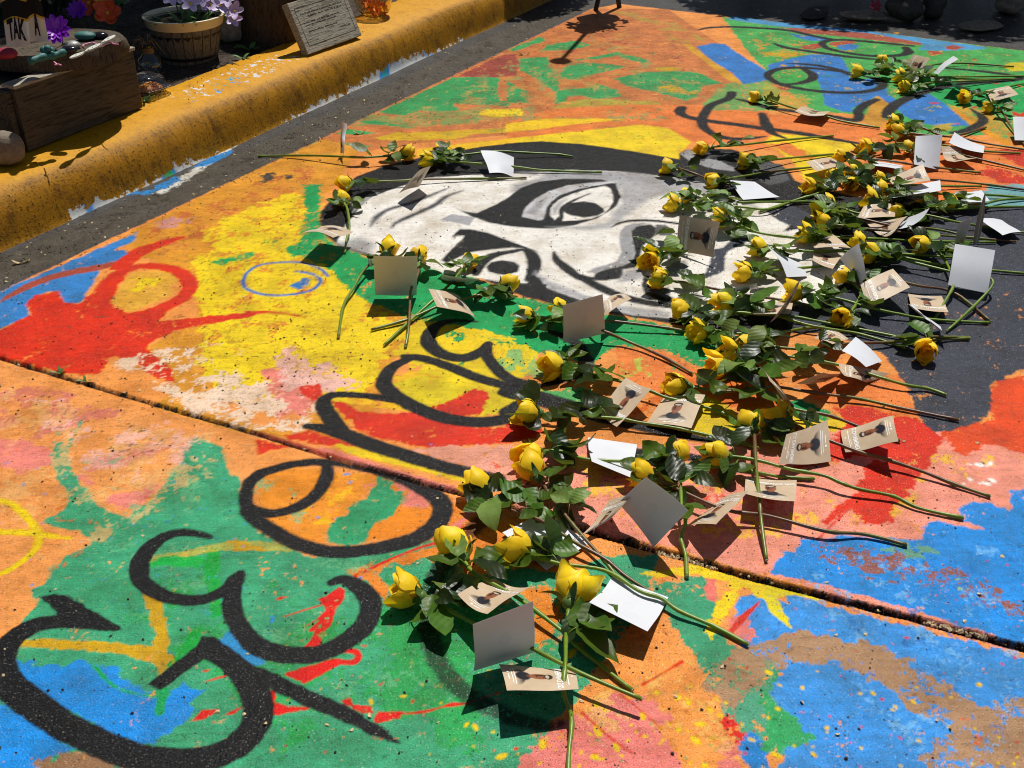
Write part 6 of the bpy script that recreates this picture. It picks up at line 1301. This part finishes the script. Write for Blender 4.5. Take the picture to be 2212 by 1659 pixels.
# ---------------------------------------------------------------- beyond the frame: what casts the shade, and the far edge
def leafcloud(c, r, n, s, seed, name, parent, mat='shrub_leaf', hole=0.0, M=None):
    rv = np.random.default_rng(seed); d = rv.normal(size=(n, 3)); d /= np.linalg.norm(d, axis=1)[:, None]; d *= (rv.random((n, 1))**.4)
    k = np.sin(d[:, 0]*5+seed)*np.sin(d[:, 1]*6+1)*np.sin(d[:, 2]*5+2); d = d[k > hole-.35]
    m = MB()
    for p in d:
        q = Vector((p[0]*r[0], p[1]*r[1], p[2]*r[2])); q = (M @ q if M is not None else q)+Vector(c)
        Rm = rot(*(rv.random(3)*6.28)); L = s*rv.uniform(.6, 1.3); m.add([Rm @ Vector(v)+q for v in ((-L, 0, 0), (-L*.2, -L*.42, .01), (L, 0, .0), (-L*.2, L*.42, .01))], [(0, 1, 2, 3)])
    o = m.build(name, MT[mat], parent); return o
# unseen tree, its crown placed and shaped to shade the bed
tc = Vector((-2.45, 8.0, BZ)); t = empty('shade_tree', tc, 0, 'unseen leafy tree added beyond the bed to shade the crate and pots', 'tree')
m = MB(); m.tube(spline([(0, 0, -.05), (.05, -.1, 1.2), (.3, -.5, 2.6), (.6, -1.0, 3.8)], 6), [.16-.006*i for i in range(19)], 10)
m.tube(spline([(.25, -.4, 2.4), (-.3, -.9, 3.4), (-.6, -1.6, 4.0)], 5), [.06-.004*i for i in range(11)], 8); m.build('trunk', MT['bark'], t, True)
Mk = Matrix.Rotation(math.atan2(KD.y, KD.x), 3, 'Z')
cc = Vector((-2.36, 4.62, 0))+Vector((.146, .511, 0))*4.1; leafcloud((cc.x-tc.x, cc.y-tc.y, 4.1), (2.5, .98, .5), 15000, .075, 3, 'crown', t, hole=-.2, M=Mk)
def shrub(x, y, r, h, label, seed, n=1500):  # shrubs put in to cast shade and hold off sky light
    t = empty('shrub', (x, y, 0), 0, label, 'shrub', 'shrubs added for shade'); leafcloud((0, 0, h*.58), (r, r, h*.46), n, .05, seed, 'crown', t)
    m = MB()
    for k in range(5): a = k*1.26; m.tube([(0, 0, -.01), (math.cos(a)*r*.25, math.sin(a)*r*.25, h*.3), (math.cos(a)*r*.5, math.sin(a)*r*.5, h*.75)], [.014, .01, .005], 6)
    m.build('branches', MT['bark'], t)
shrub(.22, 7.05, .34, 1.5, 'unseen rounded shrub shading the end of the kerb', 5, 3600)
for i, (x, y, r, h, lb) in enumerate(((1.55, 7.35, .42, 1.9, 'unseen shade shrub nearest the sign stand beyond the far edge'), (2.1, 7.25, .5, 2.2, 'second unseen shade shrub from the sign stand beyond the far edge'), (2.75, 7.05, .5, 2.2, 'third unseen shade shrub from the sign stand beyond the far edge'), (3.4, 6.85, .5, 2.2, 'unseen shade shrub farthest right beyond the far edge'))): shrub(x, y, r, h, lb, 11+i, 6000)  # unseen row, placed so its shade falls along the far edge
for i, (u_, t_, r, h, lb) in enumerate(((1.75, .6, .5, 1.3, 'dark shrub added behind the crate to block sky light'), (1.7, 1.7, .5, 1.4, 'dark shrub added behind the barrel pot to block sky light'), (1.5, 2.7, .45, 1.3, 'dark shrub added behind the stump to block sky light'), (2.5, 1.1, .6, 1.8, 'tall dark shrub added at the back of the bed to block sky light'), (1.35, 3.7, .45, 1.2, 'dark shrub added at the far end of the bed to block sky light'))):
    p_ = K0+KD*t_+KN*u_; shrub(p_.x, p_.y, r, h, lb, 40+i, 2600)  # added behind the bed to cut the sky light there
# iron stand at the far edge, its shadow falls on the orange paint
b0 = G(1312, 20); t = empty('iron_stand', b0, .3, 'dark iron stand with crossed legs and a pole at the far edge', 'stand')
m = MB(); m.tube([(-.07, 0, 0), (.05, 0, .5)], .014, 8); m.build('leg', MT['dark_iron'], t); m = MB(); m.tube([(.08, .02, 0), (-.04, .0, .5)], .014, 8); m.build('leg', MT['dark_iron'], t)
m = MB(); m.lathe([(.03, .26), (.075, .34), (.11, .5), (.06, .66), (.09, .8), (.02, .98)], 14, None, .2); m.build('basket', MT['dark_iron'], t, True)
m = MB(); m.tube([(0, 0, .95), (0, 0, 2.05)], .013, 8); m.lathe([(.012, 2.03), (.05, 2.05), (.055, 2.07), (.03, 2.09)], 20); m.build('pole', MT['dark_iron'], t, True)
leafcloud((.03, 0, .72), (.16, .12, .28), 120, .05, 77, 'wreath', t)
# broken concrete and stones at the far edge
for i, (u, v, s_, mt, lb) in enumerate(((1884, 36, (.16, .09, .02), 'stone', 'flat sunlit lump of broken concrete at the far edge'), (2116, 56, (.12, .08, .02), 'stone', 'smaller sunlit lump of broken concrete at the far right'), (1951, 20, (.10, .09, .08), 'stone_dark', 'dark rock in the shade at the far edge'), (2016, 19, (.08, .07, .06), 'stone_dark', 'dark rock right of the first one in the shade'), (2184, 8, (.12, .09, .06), 'stone', 'pale rock in the far right corner'), (1760, 30, (.14, .07, .018), 'stone_dark', 'flat slab of dark rubble behind the blue strip'))):
    lump('rock', u, v, 0, s_, mt, lb, 'rock', .2*i, 30+i, .32, 4, 'rocks at the far edge')
flower('red_flower', 1891, 14, .08, 6, .03, .02, 'red_petal', 'small red flower beside the broken concrete at the far edge', 2, (.8, 0), .4, 'red_petal', base=0)
# feather standing among the stems
fb = G(2108, 528, .006); ft = zat(fb, 2129, 418); t = empty('feather', fb, 0, 'mottled brown feather standing upright among the stems', 'feather')
simple('feather_vane', (120,92,66), .8, .5, 50, rgb2=(206,190,168), stretch=(20, 20, 60))
m = MB(); P = []; top = G(2129, 418, ft)-fb
for i in range(9): f = i/8; p = top*f; wd = .011*math.sin(math.pi*(.25+.7*f)); P += [p+Vector((-wd, .003, 0)), p+Vector((0, 0, 0)), p+Vector((wd, .003, 0))]
m.add(P, [(3*i+k, 3*i+k+1, 3*i+k+4, 3*i+k+3) for i in range(8) for k in (0, 1)]); m.build('vane', MT['feather_vane'], t)
m = MB(); m.tube([Vector((0, 0, 0)), top], [.002, .0008], 6); m.build('shaft', MT['white_stick'], t)
# ---------------------------------------------------------------- litter: seeds, crumbs, gravel
simple('seed', (206,182,132), .7, .25, 200); simple('crumb', (44,34,26), .9, .3, 100); simple('pebble', (176,156,122), .8, .35, 30)
rv = np.random.default_rng(21)
def zground(p):
    s = (Vector((p[0], p[1], 0))-K0).dot(KN)
    if s < -.005: return 0.0
    if s > .345: return BZ+.004
    return float(np.interp(s, [q[0] for q in PROF], [q[1] for q in PROF]))+.001
def scatter(name, n, pick, size, mat, flat=.2, lump_=False):
    m = MB()
    for _ in range(n):
        u, v = pick(); c = G(u, v); z = zground(c)
        if z > 0: c = G(u, v, z); z = zground(c); c = G(u, v, z)
        r = rv.uniform(*size); a = rv.uniform(0, 6.28); e = rv.uniform(.5, 1.0); Rm = rot(rv.normal()*flat, rv.normal()*flat, a); P = []
        if lump_:
            k = 6; P = [Vector((r*math.cos(i*6.283/k), r*e*math.sin(i*6.283/k), rv.uniform(-.1, .2)*r)) for i in range(k)]+[Vector((0, 0, r*.7)), Vector((0, 0, -r*.5))]
            m.add([Rm @ p+Vector((c.x, c.y, z+r*.35)) for p in P], [(i, (i+1) % k, k) for i in range(k)]+[((i+1) % k, i, k+1) for i in range(k)])
        else:
            k = 7; P = [Vector((r*math.cos(i*6.283/k)*rv.uniform(.85, 1.1), r*e*math.sin(i*6.283/k), r*.25*math.cos(i*2*6.283/k))) for i in range(k)]+[Vector((0, 0, r*.28))]
            m.add([Rm @ p+Vector((c.x, c.y, z+r*.3+.0006)) for p in P], [(i, (i+1) % k, k) for i in range(k)])
    o = m.build(name, MT[mat]); tag(o, kind='stuff'); return o
def anywhere():
    return rv.uniform(0, 2212), rv.uniform(40, 1659)**1.0
def gutter():
    x = rv.uniform(-50, 1200); return x, 630-.475*x-rv.uniform(-10, 95)*(1-x/2600)
def leftside(): return rv.uniform(0, 1500), rv.uniform(60, 900)
def pick(a, b, p): return lambda: a() if rv.random() < p else b()
tag(scatter('dry_seeds', 190, pick(anywhere, gutter, .5), (.0025, .0055), 'seed', .25), 'pale dry winged seeds strewn over paint and gutter', 'seeds')
def kerbtop(): x = rv.uniform(0, 1000); return x, 330-.42*x+rv.uniform(-60, 30)
def bedge(): x = rv.uniform(320, 800); return x, 240-.44*x+rv.uniform(-18, 22)+10
tag(scatter('soil_crumbs', 3200, pick(pick(leftside, gutter, .6), pick(anywhere, kerbtop, .6), .7), (.001, .0036), 'crumb', .5, True), 'dark crumbs of soil and grit on the left of the mural', 'crumbs')
def joint():
    i = rv.integers(2, len(JPT)-2); a, b = JPT[i], JPT[i+1]; f = rv.random(); return a[0]+(b[0]-a[0])*f, a[1]+(b[1]-a[1])*f+rv.normal()*2.5
def joint2():
    f = rv.random(); return 2000+f*130, 1340+f*33+rv.normal()*3+4
def joint3():
    f = rv.random(); return 1420+f*130, 1189+f*36+rv.normal()*3+6
def seam(name, n, pk, size, mat, label, cat):
    m = MB()
    for _ in range(n):
        u, v = pk(); c = G(u, v, -.006); r = rv.uniform(*size); Rm = rot(*(rv.random(3)*6)); k = 6
        P = [Vector((r*math.cos(i*6.283/k), r*.8*math.sin(i*6.283/k), rv.uniform(-.2, .2)*r)) for i in range(k)]+[Vector((0, 0, r*.7)), Vector((0, 0, -r*.7))]
        m.add([Rm @ p+c for p in P], [(i, (i+1) % k, k) for i in range(k)]+[((i+1) % k, i, k+1) for i in range(k)])
    tag(m.build(name, MT[mat]), label, cat, kind='stuff')
seam('gravel', 170, pick(joint2, joint3, .6), (.0025, .006), 'pebble', 'tan gravel lying in the joint', 'gravel'); seam('joint_dirt', 240, joint, (.0015, .004), 'crumb', 'dark dirt and bits filling the joint', 'dirt')
seam('joint_chaff', 40, joint, (.002, .005), 'seed', 'pale chaff caught in the joint', 'chaff')
def bstone(): x = rv.uniform(330, 900); return x, 250-.45*x+rv.uniform(-30, 12)
tag(scatter('bed_pebbles', 160, bstone, (.003, .012), 'pebble', .4, True), 'small pebbles and chips at the back of the kerb', 'pebbles')
# dry leaves in the gutter
for i, (u, v, L, a, lb) in enumerate(((26, 570, .055, .5, 'large curled dry leaf in the gutter at the left edge'), (56, 565, .02, 1.2, 'small white curled scrap next to the large dry leaf'), (763, 288, .05, .2, 'long dry leaf lying on green paint by the gutter'), (1120, 117, .06, .1, 'dry pod in the gutter near the far end'))):
    me = leaf_mesh(L, L*.32, .9, .9, 80+i, 'leaf_dry'); me.materials.clear(); o = link('dry_leaf', me, None, MT['seed']); c = G(u, v, .004); o.location = c; o.rotation_euler = (0, 0, a); o.location.z = .004+L*.25; tag(o, lb, 'leaf')
